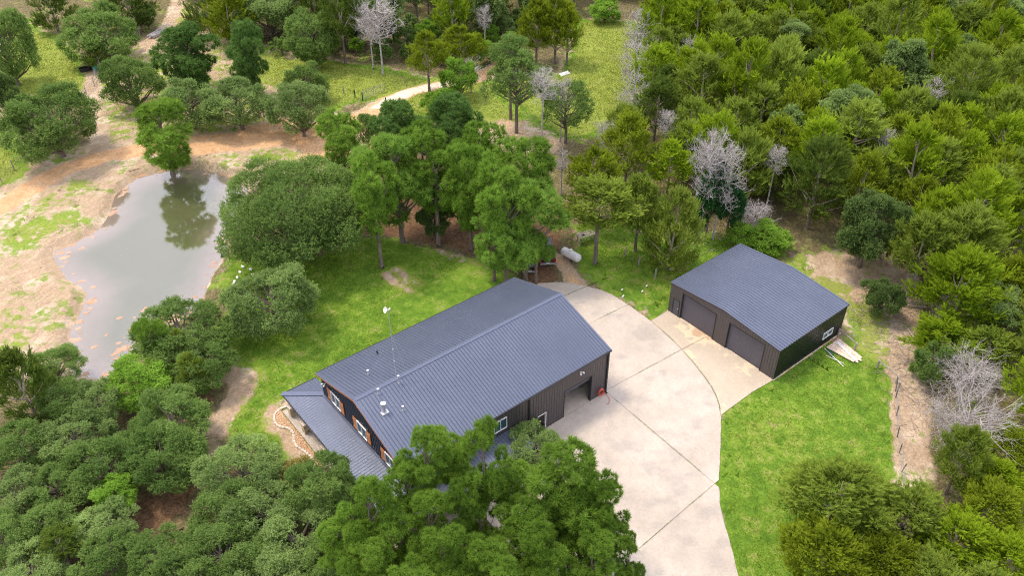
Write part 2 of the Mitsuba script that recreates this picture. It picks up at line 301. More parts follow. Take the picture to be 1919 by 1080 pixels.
['cedarl','cedar_tree','thin light green cedar in front of the big bleached tree',None,13.44,-26.07,4.4,1.85,2.78],
['dead','dead_tree','short bare snag by the dirt strip right of the garage',None,34.0,-10.1,2.67,0.9,1.29],
['dead','dead_tree','bare snag with fallen limbs further down the dirt strip',None,32.48,-14.37,2.44,1.1,1.58],
['shrub','shrub','green shrub at the edge of the dirt strip beside the bleached trees',None,24.5,-17.82,2.22,1.74,2.12],
['oakp','oak_tree','pale grey oak crown in the middle of the dense wood',None,52.97,11.1,8.99,4.05,1.99],
['oakp','oak_tree','small pale oak crown high in the dense wood',None,71.52,33.02,8.25,2.26,1.25],
['oakp','oak_tree','pale oak at the left in the upper dense wood',None,53.42,29.82,7.94,1.58,0.94],
['oakp','oak_tree','little grey crown right of the upper dense wood',None,87.63,14.1,7.97,1.52,0.97],
['oakp','oak_tree','pale bright oak crown at the top right corner',None,100.1,23.79,8.47,5.26,2.47],
['oakp','oak_tree','pale oak crown cut by the top right corner',None,110.97,19.23,8.02,4.03,2.02],
['oakp','oak_tree','grey oak crown at the top edge left of the dense wood',None,72.47,49.23,7.55,2.68,1.55],
['dead','dead_tree','grey snag poking out of the dense wood at its upper left',None,53.34,38.68,7.65,1.54,1.81],
['dead','dead_tree','grey bare tangle in the middle of the dense wood',None,36.34,9.92,7.56,1.44,1.72],
['dead','dead_tree','grey bare crown right of the pale oak in the wood',None,49.75,4.06,7.59,1.47,1.75],
['dead','dead_tree','grey bare crown at the upper right of the wood',None,66.95,7.71,7.92,1.79,2.11],
['dead','dead_tree','grey bare top at the left of the dense wood',None,33.65,24.65,7.51,1.39,1.66],
['cedard','cedar_tree','olive cedar at the left edge below the pond',None,-42.34,29.22,4.17,2.74,3.67],
['oakn','oak_tree','grey green oak crown in the thicket filling the lower left','oak crowns of the lower left thicket',-39.39,33.2,2.02,2.36,1.42],
['oakg','oak_tree','grey green oak crown in the thicket filling the lower left','oak crowns of the lower left thicket',-39.76,27.64,2.08,2.56,1.48],
['oakp','oak_tree','grey green oak crown in the thicket filling the lower left','oak crowns of the lower left thicket',-37.76,25.39,2.31,2.35,1.71],
['oakn','oak_tree','grey green oak crown in the thicket filling the lower left','oak crowns of the lower left thicket',-33.54,18.16,2.82,3.63,2.22],
['oakg','oak_tree','grey green oak crown in the thicket filling the lower left','oak crowns of the lower left thicket',-44.38,24.19,2.3,2.89,1.7],
['oakp','oak_tree','grey green oak crown in the thicket filling the lower left','oak crowns of the lower left thicket',-40.53,22.52,2.21,2.7,1.61],
['oakn','oak_tree','grey green oak crown in the thicket filling the lower left','oak crowns of the lower left thicket',-39.79,17.5,2.6,3.24,2.0],
['oakg','oak_tree','grey green oak crown in the thicket filling the lower left','oak crowns of the lower left thicket',-35.52,15.46,2.6,3.19,2.0],
['oakp','oak_tree','grey green oak crown in the thicket filling the lower left','oak crowns of the lower left thicket',-46.02,19.31,2.14,2.52,1.54],
['oakn','oak_tree','grey green oak crown in the thicket filling the lower left','oak crowns of the lower left thicket',-43.34,17.93,2.05,2.33,1.45],
['oakg','oak_tree','grey green oak crown in the thicket filling the lower left','oak crowns of the lower left thicket',-44.68,14.28,2.22,2.53,1.62],
['oakp','oak_tree','grey green oak crown in the thicket filling the lower left','oak crowns of the lower left thicket',-41.4,11.63,2.07,2.23,1.47],
['oakn','oak_tree','grey green oak crown in the thicket filling the lower left','oak crowns of the lower left thicket',-47.5,14.99,2.59,1.99,1.99],
['oakg','oak_tree','grey green oak crown in the thicket filling the lower left','oak crowns of the lower left thicket',-42.12,8.6,2.26,2.44,1.66],
['oakp','oak_tree','grey green oak crown in the thicket filling the lower left','oak crowns of the lower left thicket',-46.87,10.86,2.25,2.5,1.65],
['oakl','shrub','yellow green bush in the lower left thicket beside the brown mulch',None,-39.94,14.21,2.57,1.67,1.07],
['cedard','shrub','bright olive shrub in the bottom left thicket',None,-44.6,11.81,3.02,1.57,1.02],
['oakp','oak_tree','light green oak at the edge of the lawn below the flower bed',None,-31.2,9.93,2.58,3.0,1.98],
['oaky','shrub','yellowish brown shrub beside the curved flower bed',None,-28.31,7.82,1.55,2.0,1.35],
['oakg','oak_tree','leafy oak in front of the porch roof',None,-27.19,3.52,3.49,2.79,2.69],
['oakn','oak_tree','leafy oak crown in the row between brown mulch and pines','oak crowns along the bottom left of centre',-33.63,6.87,2.54,2.82,1.94],
['oakp','oak_tree','leafy oak crown in the row between brown mulch and pines','oak crowns along the bottom left of centre',-31.77,4.81,2.66,2.95,2.06],
['oakg','oak_tree','leafy oak crown in the row between brown mulch and pines','oak crowns along the bottom left of centre',-39.31,5.89,2.5,2.71,1.9],
['oakn','oak_tree','leafy oak crown in the row between brown mulch and pines','oak crowns along the bottom left of centre',-35.57,3.19,2.57,2.72,1.97],
['oakp','oak_tree','leafy oak crown in the row between brown mulch and pines','oak crowns along the bottom left of centre',-30.9,0.91,2.7,2.85,2.1],
['oakg','oak_tree','leafy oak crown in the row between brown mulch and pines','oak crowns along the bottom left of centre',-26.37,1.45,2.69,1.85,2.09],
['oakn','oak_tree','leafy oak crown in the row between brown mulch and pines','oak crowns along the bottom left of centre',-29.6,-2.18,2.39,2.32,1.79],
['oakp','oak_tree','leafy oak crown in the row between brown mulch and pines','oak crowns along the bottom left of centre',-33.98,-1.35,2.63,2.63,2.03],
['oakg','oak_tree','leafy oak crown in the row between brown mulch and pines','oak crowns along the bottom left of centre',-39.11,2.23,2.66,2.8,2.06],
['oakn','oak_tree','leafy oak crown in the row between brown mulch and pines','oak crowns along the bottom left of centre',-27.52,-5.72,2.29,2.09,1.69],
['pinen','pine_tree','top left pine of the cluster hiding the house corner',None,-21.91,-3.41,9.51,2.36,2.9],
['pinen','pine_tree','tallest pine at the top of the cluster before the house',None,-18.86,-6.22,9.05,2.18,3.96],
['pinen','pine_tree','broad round pine at the right of the cluster beside the concrete',None,-14.99,-11.22,8.54,3.49,2.97],
['pinen','pine_tree','pine at the right fringe of the cluster over the concrete',None,-13.8,-13.14,7.79,1.9,3.44],
['pinen','pine_tree','green pine crown in the cluster in front of the house','pines in front of the house',-26.91,-3.96,7.85,2.32,3.56],
['pinen','pine_tree','green pine crown in the cluster in front of the house','pines in front of the house',-23.85,-6.68,7.33,2.42,2.56],
['pinen','pine_tree','green pine crown in the cluster in front of the house','pines in front of the house',-21.58,-7.28,7.36,1.46,2.62],
['pinen','pine_tree','green pine crown in the cluster in front of the house','pines in front of the house',-24.89,-9.75,7.35,2.16,2.61],
['pinen','pine_tree','green pine crown in the cluster in front of the house','pines in front of the house',-18.47,-10.51,7.06,2.27,2.04],
['pinen','pine_tree','green pine crown in the cluster in front of the house','pines in front of the house',-19.56,-12.95,7.25,2.18,2.42],
['pinen','pine_tree','green pine crown in the cluster in front of the house','pines in front of the house',-28.79,-6.7,7.0,2.07,1.93],
['pinen','pine_tree','green pine crown in the cluster in front of the house','pines in front of the house',-22.45,-11.63,7.07,2.17,2.07],
['pinen','pine_tree','green pine crown in the cluster in front of the house','pines in front of the house',-28.16,-10.29,7.26,2.46,2.43],
['pinen','pine_tree','green pine crown in the cluster in front of the house','pines in front of the house',-23.4,-14.63,7.29,2.44,2.48],
['pinen','pine_tree','green pine crown in the cluster in front of the house','pines in front of the house',-18.7,-2.16,5.48,2.28,1.89],
['pinen','pine_tree','green pine crown in the cluster in front of the house','pines in front of the house',-16.85,-6.39,5.66,2.44,2.23],
['pinen','pine_tree','green pine crown in the cluster in front of the house','pines in front of the house',-23.14,-2.43,6.17,2.17,3.23],
['pinen','pine_tree','green pine crown in the cluster in front of the house','pines in front of the house',-20.65,-8.13,5.59,2.33,2.11],
['pinen','pine_tree','green pine crown in the cluster in front of the house','pines in front of the house',-15.63,-10.98,5.68,2.56,2.28],
['pinen','pine_tree','green pine crown in the cluster in front of the house','pines in front of the house',-15.6,-13.2,5.68,2.51,2.28],
['pinen','pine_tree','green pine crown in the cluster in front of the house','pines in front of the house',-25.77,-5.77,6.05,2.48,2.98],
['pinen','pine_tree','green pine crown in the cluster in front of the house','pines in front of the house',-24.11,-10.34,5.61,2.21,2.15],
['pinen','pine_tree','green pine crown in the cluster in front of the house','pines in front of the house',-28.96,-3.12,5.56,2.28,2.05],
['pinen','pine_tree','green pine crown in the cluster in front of the house','pines in front of the house',-19.72,-14.0,5.71,2.4,2.34],
['pinen','pine_tree','green pine crown in the cluster in front of the house','pines in front of the house',-14.23,-13.87,6.01,1.88,2.9],
['pinen','pine_tree','pine at the bottom edge over the driveway with a bare trunk',None,-16.82,-15.54,6.28,2.6,2.47],
['pinen','pine_tree','sparse small pine at the bottom edge beside the driveway',None,-14.29,-16.54,5.27,1.36,2.44],
['oakp','shrub','grey green bushy tree between the pines and the open walk door',None,-10.89,-2.64,1.99,2.5,1.69],
['cedarl','cedar_tree','wide mossy cedar leaning over the lawn at the bottom right',None,1.3,-22.63,5.35,3.92,2.35],
['cedarn','cedar_tree','olive cedar at the bottom edge right of the lawn',None,-2.97,-24.69,4.41,3.37,2.41],
['cedarl','cedar_tree','olive green cedar massed in the bottom right corner','cedars massed in the bottom right corner',5.21,-26.34,3.79,2.97,2.29],
['cedarn','cedar_tree','olive green cedar massed in the bottom right corner','cedars massed in the bottom right corner',0.36,-27.26,3.48,2.84,1.98],
['cedarg','cedar_tree','olive green cedar massed in the bottom right corner','cedars massed in the bottom right corner',6.46,-29.53,3.41,2.92,1.91],
['cedarl','cedar_tree','olive green cedar massed in the bottom right corner','cedars massed in the bottom right corner',1.66,-30.18,3.43,2.78,1.93],
['cedarn','cedar_tree','olive green cedar massed in the bottom right corner','cedars massed in the bottom right corner',11.51,-29.81,3.27,2.83,1.77],
['cedarg','cedar_tree','olive green cedar massed in the bottom right corner','cedars massed in the bottom right corner',7.88,-32.82,3.23,2.67,1.73],
['cedarl','cedar_tree','olive green cedar massed in the bottom right corner','cedars massed in the bottom right corner',4.21,-32.78,3.13,2.41,1.63],
['cedarn','cedar_tree','olive green cedar massed in the bottom right corner','cedars massed in the bottom right corner',18.41,-28.14,3.16,2.82,1.66],
['cedarg','cedar_tree','olive green cedar massed in the bottom right corner','cedars massed in the bottom right corner',14.98,-28.62,2.91,2.32,1.41]]
WOOD = [['cedarfl',88.56,32.98,4.66,2.71,3.1],['cedarf',110.31,25.01,5.61,3.18,3.92],['cedarf',99.56,76.21,6.13,3.18,3.91],['cedarf',145.76,28.85,6.44,3.75,3.71],['cedarf',88.18,76.07,7.96,3.88,4.52],['cedarf',90.29,41.49,6.52,4.33,4.59],['cedarfl',62.24,32.8,5.08,2.79,3.5],['cedarfd',100.78,57.57,5.85,3.21,3.94],['cedarf',128.09,67.53,5.41,3.84,4.59],['cedarf',53.52,-7.98,6.75,2.99,3.47],['cedarf',80.15,15.08,8.12,3.82,4.68],['cedarf',85.28,63.19,7.45,4.08,4.21],['cedarfl',110.65,65.81,4.5,3.17,3.56],['cedarf',105.18,81.05,6.52,3.6,4.04],['cedarfl',154.65,37.46,5.56,3.49,4.06],['cedarf',119.96,58.33,8.78,4.38,5.31],['cedarf',69.26,25.98,4.06,2.68,2.57],['cedarfl',144.53,34.2,5.74,3.42,3.57],['cedarfl',53.71,22.33,6.99,4.37,5.51],['oakf',106.31,18.14,6.09,3.27,4.12],['cedarf',84.86,14.38,4.17,3.1,3.19],['cedarf',117.8,25.8,4.84,2.88,3.66],['cedarfl',33.86,21.22,5.97,2.63,2.57],['cedarfl',47.71,20.45,5.68,3.88,3.95],['cedarfl',95.0,17.89,6.33,4.02,4.29],['cedarfl',120.86,48.96,5.9,4.05,4.21],['cedarf',104.52,87.82,5.42,3.53,3.66],['cedarf',63.49,45.89,7.09,4.35,4.7],['cedarf',107.65,55.77,4.55,3.15,3.56],['cedarfl',76.83,45.71,5.55,2.76,3.29],['cedarf',113.95,67.5,5.5,2.98,3.86],['cedarf',72.88,42.52,4.48,3.12,3.24],['oakf',139.08,45.61,4.71,2.94,2.92],['cedarf',75.47,27.33,5.61,3.87,4.79],['cedarf',56.24,-13.41,6.85,2.87,3.67],['cedarfd',122.39,44.77,4.41,3.14,2.99],['cedarfl',129.45,40.04,6.77,2.79,3.2],['cedarf',154.57,29.24,5.33,4.17,3.97],['cedarf',117.15,71.25,6.13,3.46,4.34],['cedarf',90.78,20.58,6.4,3.35,3.99],['cedarf',71.51,-8.72,6.03,3.53,4.11],['cedarf',80.27,31.85,4.73,2.78,3.51],['cedarf',107.66,27.7,5.71,2.81,3.03],['cedarf',126.72,49.59,7.07,4.1,4.59],['cedarfl',61.6,27.65,6.84,3.42,3.92],['cedarf',139.93,32.42,4.44,3.52,3.45],['cedarfl',42.31,20.58,5.18,3.98,3.93],['cedarf',106.48,39.5,5.91,3.59,4.17],['cedarf',81.03,27.74,3.91,3.07,2.96],['cedarfl',155.19,46.04,5.56,2.92,3.13],['cedarf',104.43,30.74,6.01,4.28,4.47],['cedarf',112.92,43.99,6.38,2.8,3.61],['cedarf',132.12,42.55,4.16,2.88,3.33],['oakf',100.35,6.51,5.64,3.14,3.51],['cedarfl',83.9,23.59,8.27,4.11,5.29],['cedarf',67.97,44.31,6.27,3.36,3.6],['cedarfl',113.15,80.57,6.42,3.9,3.72],['oakf',72.67,15.56,7.08,3.63,4.05],['cedarfl',101.89,40.08,5.45,4.4,4.56],['cedarf',96.42,63.6,6.83,3.45,4.38],['cedarfl',66.14,-2.52,7.51,3.54,4.42],['cedarfd',116.28,20.44,5.54,3.78,4.33],['cedarfl',96.93,28.48,6.3,3.61,4.24],['cedarf',49.36,39.19,5.7,2.89,3.3],['oakf',121.14,63.28,4.83,3.59,4.0],['cedarf',96.94,85.23,8.04,3.55,4.55],['cedarf',87.37,58.71,5.21,2.9,3.56],['cedarf',165.09,35.88,7.24,3.85,4.4],['cedarf',48.8,-0.38,7.07,3.77,4.35],['cedarfl',59.36,6.38,6.04,3.78,4.58],['cedarfd',37.87,30.1,6.5,3.07,3.73],['cedarf',62.72,18.41,7.2,3.32,4.01],['cedarfd',141.88,39.88,5.37,2.94,3.51],['cedarf',129.95,56.05,7.64,3.77,4.4],['cedarfl',94.92,80.05,6.91,3.55,3.45],['cedarfd',105.54,75.65,5.69,4.21,4.41],['cedarfd',138.73,26.15,5.28,3.41,3.43],['cedarf',44.57,-10.15,6.41,4.29,4.85],['cedarfl',53.06,-1.71,6.05,2.98,2.94],['cedarf',108.48,45.73,5.3,3.19,4.05],['cedarf',49.53,-13.43,5.51,2.74,2.98],['cedarf',91.71,11.44,7.26,3.81,4.69],['cedarf',130.06,27.56,7.48,4.2,4.46],['cedarf',95.79,39.35,7.02,3.81,4.44],['cedarfl',83.63,54.21,7.29,3.1,3.92],['cedarf',134.23,30.58,5.15,3.09,3.84],['oakf',135.94,42.05,5.96,2.87,2.82],['cedarfl',122.89,53.38,7.12,3.36,4.16],['cedarfl',70.84,20.65,5.42,3.31,3.98],['cedarf',82.61,72.65,4.93,3.52,3.86],['cedarfd',65.36,2.8,6.11,3.53,3.98],['cedarf',80.98,57.74,6.94,3.61,4.33],['cedarfl',81.41,41.67,5.8,3.02,3.31],['cedarf',43.35,8.78,6.88,3.33,3.78],['cedarfl',142.66,44.78,6.16,3.1,3.93],['oakf',39.23,15.18,4.11,2.83,2.75],['cedarf',158.22,32.38,7.23,3.4,4.39],['cedarf',58.07,33.44,4.03,2.89,2.75],['cedarfd',44.83,34.44,6.14,2.7,2.61],['cedarf',58.81,14.14,5.35,2.76,3.57],['cedarf',48.62,33.55,7.23,3.45,4.2],['cedarf',86.52,47.59,5.86,3.95,3.92],['cedarf',112.1,32.42,4.81,2.69,3.39],['cedarf',65.42,51.69,4.64,2.96,2.95],['cedarf',119.56,42.73,5.07,2.69,3.07],['cedarf',121.3,13.33,7.36,4.23,5.49],['cedarf',150.8,48.37,5.57,3.1,3.35],['cedarfl',78.43,9.73,6.88,3.38,3.96],['cedarf',45.26,-3.51,4.79,2.62,3.05],['cedarf',84.63,33.24,4.62,2.62,3.02],['cedarf',77.98,38.63,7.35,3.98,4.23],['cedarfl',111.49,60.88,7.97,4.32,5.23],['cedarfl',99.36,32.88,6.58,4.34,5.42],['cedarfl',115.01,36.63,7.14,3.06,3.61],['cedarfd',141.62,21.82,5.89,2.75,2.89],['cedarfl',107.31,63.46,6.1,3.16,3.77],['cedarf',98.38,48.7,5.54,4.1,3.98],['oakf',118.54,33.59,5.5,3.72,4.47],['cedarf',68.07,56.5,5.36,3.63,4.43],['cedarf',148.1,53.25,6.17,4.06,4.68],['cedarf',102.4,61.84,7.44,3.57,4.51],['cedarfl',95.07,53.54,6.39,4.11,3.98],['cedarfl',63.69,39.52,6.1,3.98,4.31],['cedarfl',72.07,5.52,8.18,3.85,4.92],['cedarf',49.55,25.05,8.14,4.31,5.38],['cedarf',92.66,32.81,6.04,2.83,3.04],['cedarfl',107.22,9.2,6.48,3.63,4.37],['cedarfl',79.15,2.7,7.84,3.62,4.38],['cedarf',54.27,4.22,5.73,3.4,3.54],['cedarf',41.36,24.78,3.97,2.78,3.05],['oakf',111.52,49.25,7.42,4.05,4.56],['cedarf',63.98,13.47,6.75,3.48,3.45],['cedarfl',136.28,19.7,7.0,4.05,4.88],['oakf',104.11,51.64,5.16,2.67,3.38],['cedarf',101.47,66.59,6.61,3.44,3.35],['cedarf',121.51,23.36,5.9,2.67,2.86],['cedarf',27.87,18.48,6.21,2.75,2.72],['cedarfl',39.04,-12.03,5.91,4.22,4.04],['cedarfl',126.23,58.69,5.79,3.65,3.92],['cedarf',133.08,47.0,6.83,3.86,3.87],['cedarf',93.73,44.37,7.11,3.47,3.55],['oakf',62.29,-8.13,4.73,2.75,2.84],['cedarfl',31.64,-24.62,5.94,2.98,3.33],['cedarf',115.41,51.69,4.96,3.58,3.63],['cedarf',108.23,86.43,6.27,3.3,3.8],['cedarf',147.76,36.75,6.89,2.75,3.36],['cedarf',25.68,23.46,7.34,3.43,3.79],['oakf',113.0,55.6,6.12,3.95,4.5],['cedarf',77.23,-5.08,6.46,2.96,3.79],['cedarfl',67.51,31.26,4.82,2.82,3.38],['cedarfl',58.86,-7.99,4.82,3.04,3.42],['cedarf',130.04,17.18,7.39,3.66,3.9],['cedarf',133.31,24.57,5.34,3.53,3.4],['cedarf',88.3,25.78,5.04,2.67,3.39],['cedarf',116.29,41.65,6.4,2.71,3.4],['cedarfd',63.86,23.26,5.07,4.17,4.18],['cedarf',58.2,38.55,3.94,2.6,3.12],['cedarfd',106.31,69.88,6.31,3.86,3.79],['cedarfd',113.64,9.29,4.57,2.77,2.84],['cedarf',74.69,62.33,4.99,3.47,4.01],['cedarf',110.31,75.02,5.1,2.8,2.67],['cedarf',59.73,50.24,7.13,3.99,4.7],['cedarf',33.78,17.34,6.89,3.64,4.18],['cedarf',125.55,42.86,4.59,2.87,3.36],['cedarf',53.5,33.12,6.87,3.77,4.22],['cedarfl',76.3,31.55,4.32,2.99,3.03],['cedarf',77.96,68.28,4.89,2.98,3.3],['cedarf',62.22,0.22,6.14,3.06,3.82],['cedarfl',94.93,70.11,6.72,3.07,3.16],['cedarf',25.48,-27.34,5.74,3.81,3.66],['cedarf',42.08,1.81,6.11,2.95,3.37],['cedarf',108.15,12.87,5.14,2.86,3.37],['cedarf',87.19,3.6,5.55,3.79,3.93],['cedarfl',94.74,2.07,6.81,3.13,3.98],['cedarfl',58.1,42.77,4.05,2.91,3.21],['cedarfl',36.88,23.25,6.01,3.24,3.7],['cedarfl',111.65,39.89,6.01,2.84,2.99],['cedarf',87.9,9.2,6.4,3.09,3.61],['cedarf',136.8,56.25,7.34,3.55,3.96],['cedarfl',49.15,7.69,7.29,4.38,4.23],['cedarfd',125.15,39.44,6.78,2.92,3.19],['cedarf',41.04,-21.26,6.06,4.4,5.02],['cedarf',70.49,0.82,6.13,3.06,3.69],['cedarf',74.62,-1.69,6.1,4.06,4.97],['cedarf',99.54,53.57,5.43,2.94,3.8],['cedarf',91.89,36.69,6.64,3.61,4.57],['cedarf',113.52,14.87,6.91,3.82,4.34],['cedarf',50.73,17.24,6.59,3.38,3.93],['cedarf',150.04,44.14,4.99,3.33,3.17],['cedarfl',71.93,36.36,6.47,3.05,3.24],['cedarfd',44.2,-18.23,5.94,2.75,2.73],['cedarf',73.12,53.63,5.35,3.16,3.51],['cedarfl',88.33,52.46,5.71,3.63,4.06],['cedarfl',90.94,63.22,6.52,2.9,3.4],['cedarf',76.53,50.76,7.24,4.01,4.7],['cedarfd',157.83,40.75,7.39,4.25,4.25],['cedarfl',68.26,38.31,6.04,3.41,3.26],['cedarfd',130.47,36.44,6.93,3.37,4.27],['cedarfd',63.62,7.21,4.9,3.35,3.68],['cedarfl',95.59,13.93,5.28,2.81,3.49],['cedarfl',45.5,2.14,4.94,3.08,3.65],['cedarf',150.31,33.41,6.86,3.99,4.31],['cedarf',133.64,66.26,5.78,3.54,4.35],['cedarfd',140.74,50.32,6.36,2.86,3.7],['cedarfl',118.23,78.72,7.28,3.74,4.17],['cedarf',56.06,0.45,7.29,3.21,4.08],['cedarf',133.36,52.33,6.39,3.18,3.94],['cedarfd',83.49,-3.6,4.46,3.14,3.49],['cedarf',152.78,41.56,6.63,2.81,3.25],['cedarfd',162.73,31.56,5.35,2.89,3.21],['cedarfl',91.33,28.17,4.9,3.03,3.28],['cedarfl',58.58,46.12,4.77,2.67,2.91],['oakf',141.29,56.9,5.56,3.61,3.81],['cedarfl',148.76,25.71,5.28,2.97,3.64],['cedarf',57.44,18.04,6.74,4.3,4.95],['cedarf',82.3,7.74,4.88,3.51,3.39],['cedarf',70.74,-4.75,5.41,3.07,3.25],['cedarfd',145.87,41.24,5.89,3.89,4.0],['cedarfl',70.55,60.23,3.64,2.8,2.77],['cedarf',122.92,67.59,6.77,3.11,3.88],['cedarf',97.51,43.89,3.7,2.79,2.74],['cedarfd',124.89,23.58,5.49,3.21,3.19],['cedarf',95.75,10.19,5.79,3.17,4.01],['cedarf',77.44,20.5,5.12,3.47,3.6],['cedarf',121.54,73.27,6.34,4.2,4.46],['cedarfl',128.89,23.25,5.31,2.77,3.33],['cedarf',42.47,13.81,5.84,3.1,3.35],['cedarfl',91.29,71.97,6.28,2.69,3.02],['cedarf',38.63,-17.82,4.31,2.84,3.0],['cedarfl',136.16,60.41,6.96,3.81,3.78],['cedarfl',93.21,59.38,5.41,3.29,3.82],['cedarfl',78.54,63.01,4.68,2.66,2.68],['cedarfd',95.5,6.0,5.26,3.36,3.8],['cedarf',70.77,9.07,4.91,2.73,3.36],['cedarfl',120.35,39.08,7.47,3.51,4.24],['cedarfl',88.15,69.76,6.29,3.57,4.15],['cedarf',51.69,36.52,5.79,2.63,2.61],['cedarf',122.29,31.07,5.0,3.19,3.92],['cedarf',63.82,54.87,6.63,2.64,3.18],['cedarf',85.71,18.93,4.96,3.88,4.07],['cedarf',108.65,79.08,6.49,3.05,3.36],['oakf',120.86,18.38,6.16,3.05,3.14],['cedarf',125.35,28.2,6.68,2.77,3.57],['cedarf',126.67,31.89,5.36,2.87,3.48],['cedarf',129.55,62.96,6.67,3.15,3.21],['cedarfd',117.41,64.15,6.51,2.91,2.96],['cedarf',100.18,17.51,6.67,4.04,5.15],['cedarfd',67.55,48.92,6.36,3.01,3.54],['cedarf',93.7,75.45,7.63,4.01,4.87],['cedarfl',139.29,36.91,7.16,3.46,3.69],['cedarf',93.14,23.94,7.12,3.76,4.62],['cedarf',83.34,0.52,5.6,3.79,4.56],['cedarfl',52.62,43.35,6.08,3.48,3.4],['cedarf',104.55,26.79,5.96,2.67,3.12],['cedarfl',171.32,35.58,7.87,4.27,5.09],['cedarfl',60.32,-12.9,5.46,2.73,3.37],['cedarfl',35.64,-22.33,5.59,2.81,2.83],['cedarf',57.32,-2.98,5.44,2.84,3.47],['cedarfl',82.13,67.92,6.49,2.87,3.29],['cedarf',66.89,-8.09,4.76,3.01,3.04],['cedarfd',143.74,52.28,5.62,3.0,2.92],['cedarf',101.17,12.09,5.03,3.2,3.76],['cedarfd',85.03,39.02,5.44,3.26,3.23],['cedarf',98.37,68.95,4.13,2.69,3.15],['cedarfd',37.82,4.85,6.75,3.88,4.87],['cedarfl',100.78,86.42,5.93,3.26,3.96],['cedarfd',126.69,18.91,6.63,2.95,3.28],['cedarf',62.37,-4.34,6.51,3.47,3.87],['oakf',46.97,15.96,5.15,2.69,2.99],['cedarfl',101.23,45.05,6.69,2.77,3.19],['cedarfl',49.91,-9.25,6.53,3.21,3.19],['cedarfd',111.54,36.51,6.2,2.72,2.81],['cedarfd',81.35,46.07,6.27,4.06,4.23],['cedarfl',31.37,29.84,4.99,3.28,3.31],['cedarfl',45.17,28.91,7.61,3.79,4.03],['cedarf',125.85,72.18,6.23,3.3,4.08],['cedarf',113.79,76.12,5.64,2.63,2.92],['cedarfl',63.77,-11.62,6.07,2.89,3.63],['cedarf',76.51,55.64,7.78,3.42,4.18],['cedarfl',81.4,64.81,3.47,2.71,2.64],['cedarf',58.63,25.11,4.23,2.82,2.85],['cedarf',144.13,24.74,5.12,2.78,2.72],['cedarf',104.9,22.67,5.08,2.65,2.89],['cedarf',48.78,12.91,5.43,2.84,3.32],['cedarfl',112.25,72.09,4.7,3.03,3.33],['cedarf',45.83,38.2,6.57,3.42,3.36],['cedarfl',133.66,34.27,4.8,3.02,3.28],['cedarf',58.24,10.39,6.06,3.08,3.59],['cedarf',81.57,36.06,4.78,2.98,3.2],['cedarf',106.25,60.04,4.83,3.07,3.62],['cedarf',90.31,16.33,4.54,2.64,3.01],['cedarfl',88.74,-1.09,7.19,3.36,3.96],['cedarfl',113.87,29.46,6.7,2.79,3.52],['cedarfl',75.17,12.22,4.42,3.25,3.52],['cedarf',117.06,16.64,6.49,2.88,3.18],['cedarfl',86.79,29.6,6.43,2.72,3.14],['cedarf',116.31,47.56,4.45,3.44,3.62],['cedarf',92.76,48.86,4.76,3.2,3.73],['cedarf',107.3,50.53,7.11,2.89,3.55],['cedarfl',76.05,35.09,5.95,2.89,2.98],['cedarf',77.99,24.2,4.56,3.0,2.92],['cedarfl',119.32,67.66,5.86,2.81,3.09],['cedarfl',125.54,15.35,7.19,3.33,3.83],['cedarf',40.99,-7.69,5.98,2.92,3.55],['cedarfl',106.94,33.86,4.28,2.71,3.15],['cedarfd',162.0,38.74,6.28,3.29,3.24],['cedarfl',146.72,46.96,7.36,4.02,4.41],['cedarf',100.13,80.12,5.41,2.67,2.7],['cedarfd',117.68,29.78,4.57,2.67,3.29],['cedarfd',38.95,11.03,3.96,2.68,2.97],['cedarfl',34.76,12.88,5.59,3.91,4.4],['cedarfl',66.52,19.1,4.13,2.63,3.17],['cedarf',52.99,-12.2,4.88,2.95,3.59],['cedarfd',102.55,71.27,6.07,2.65,3.04]]
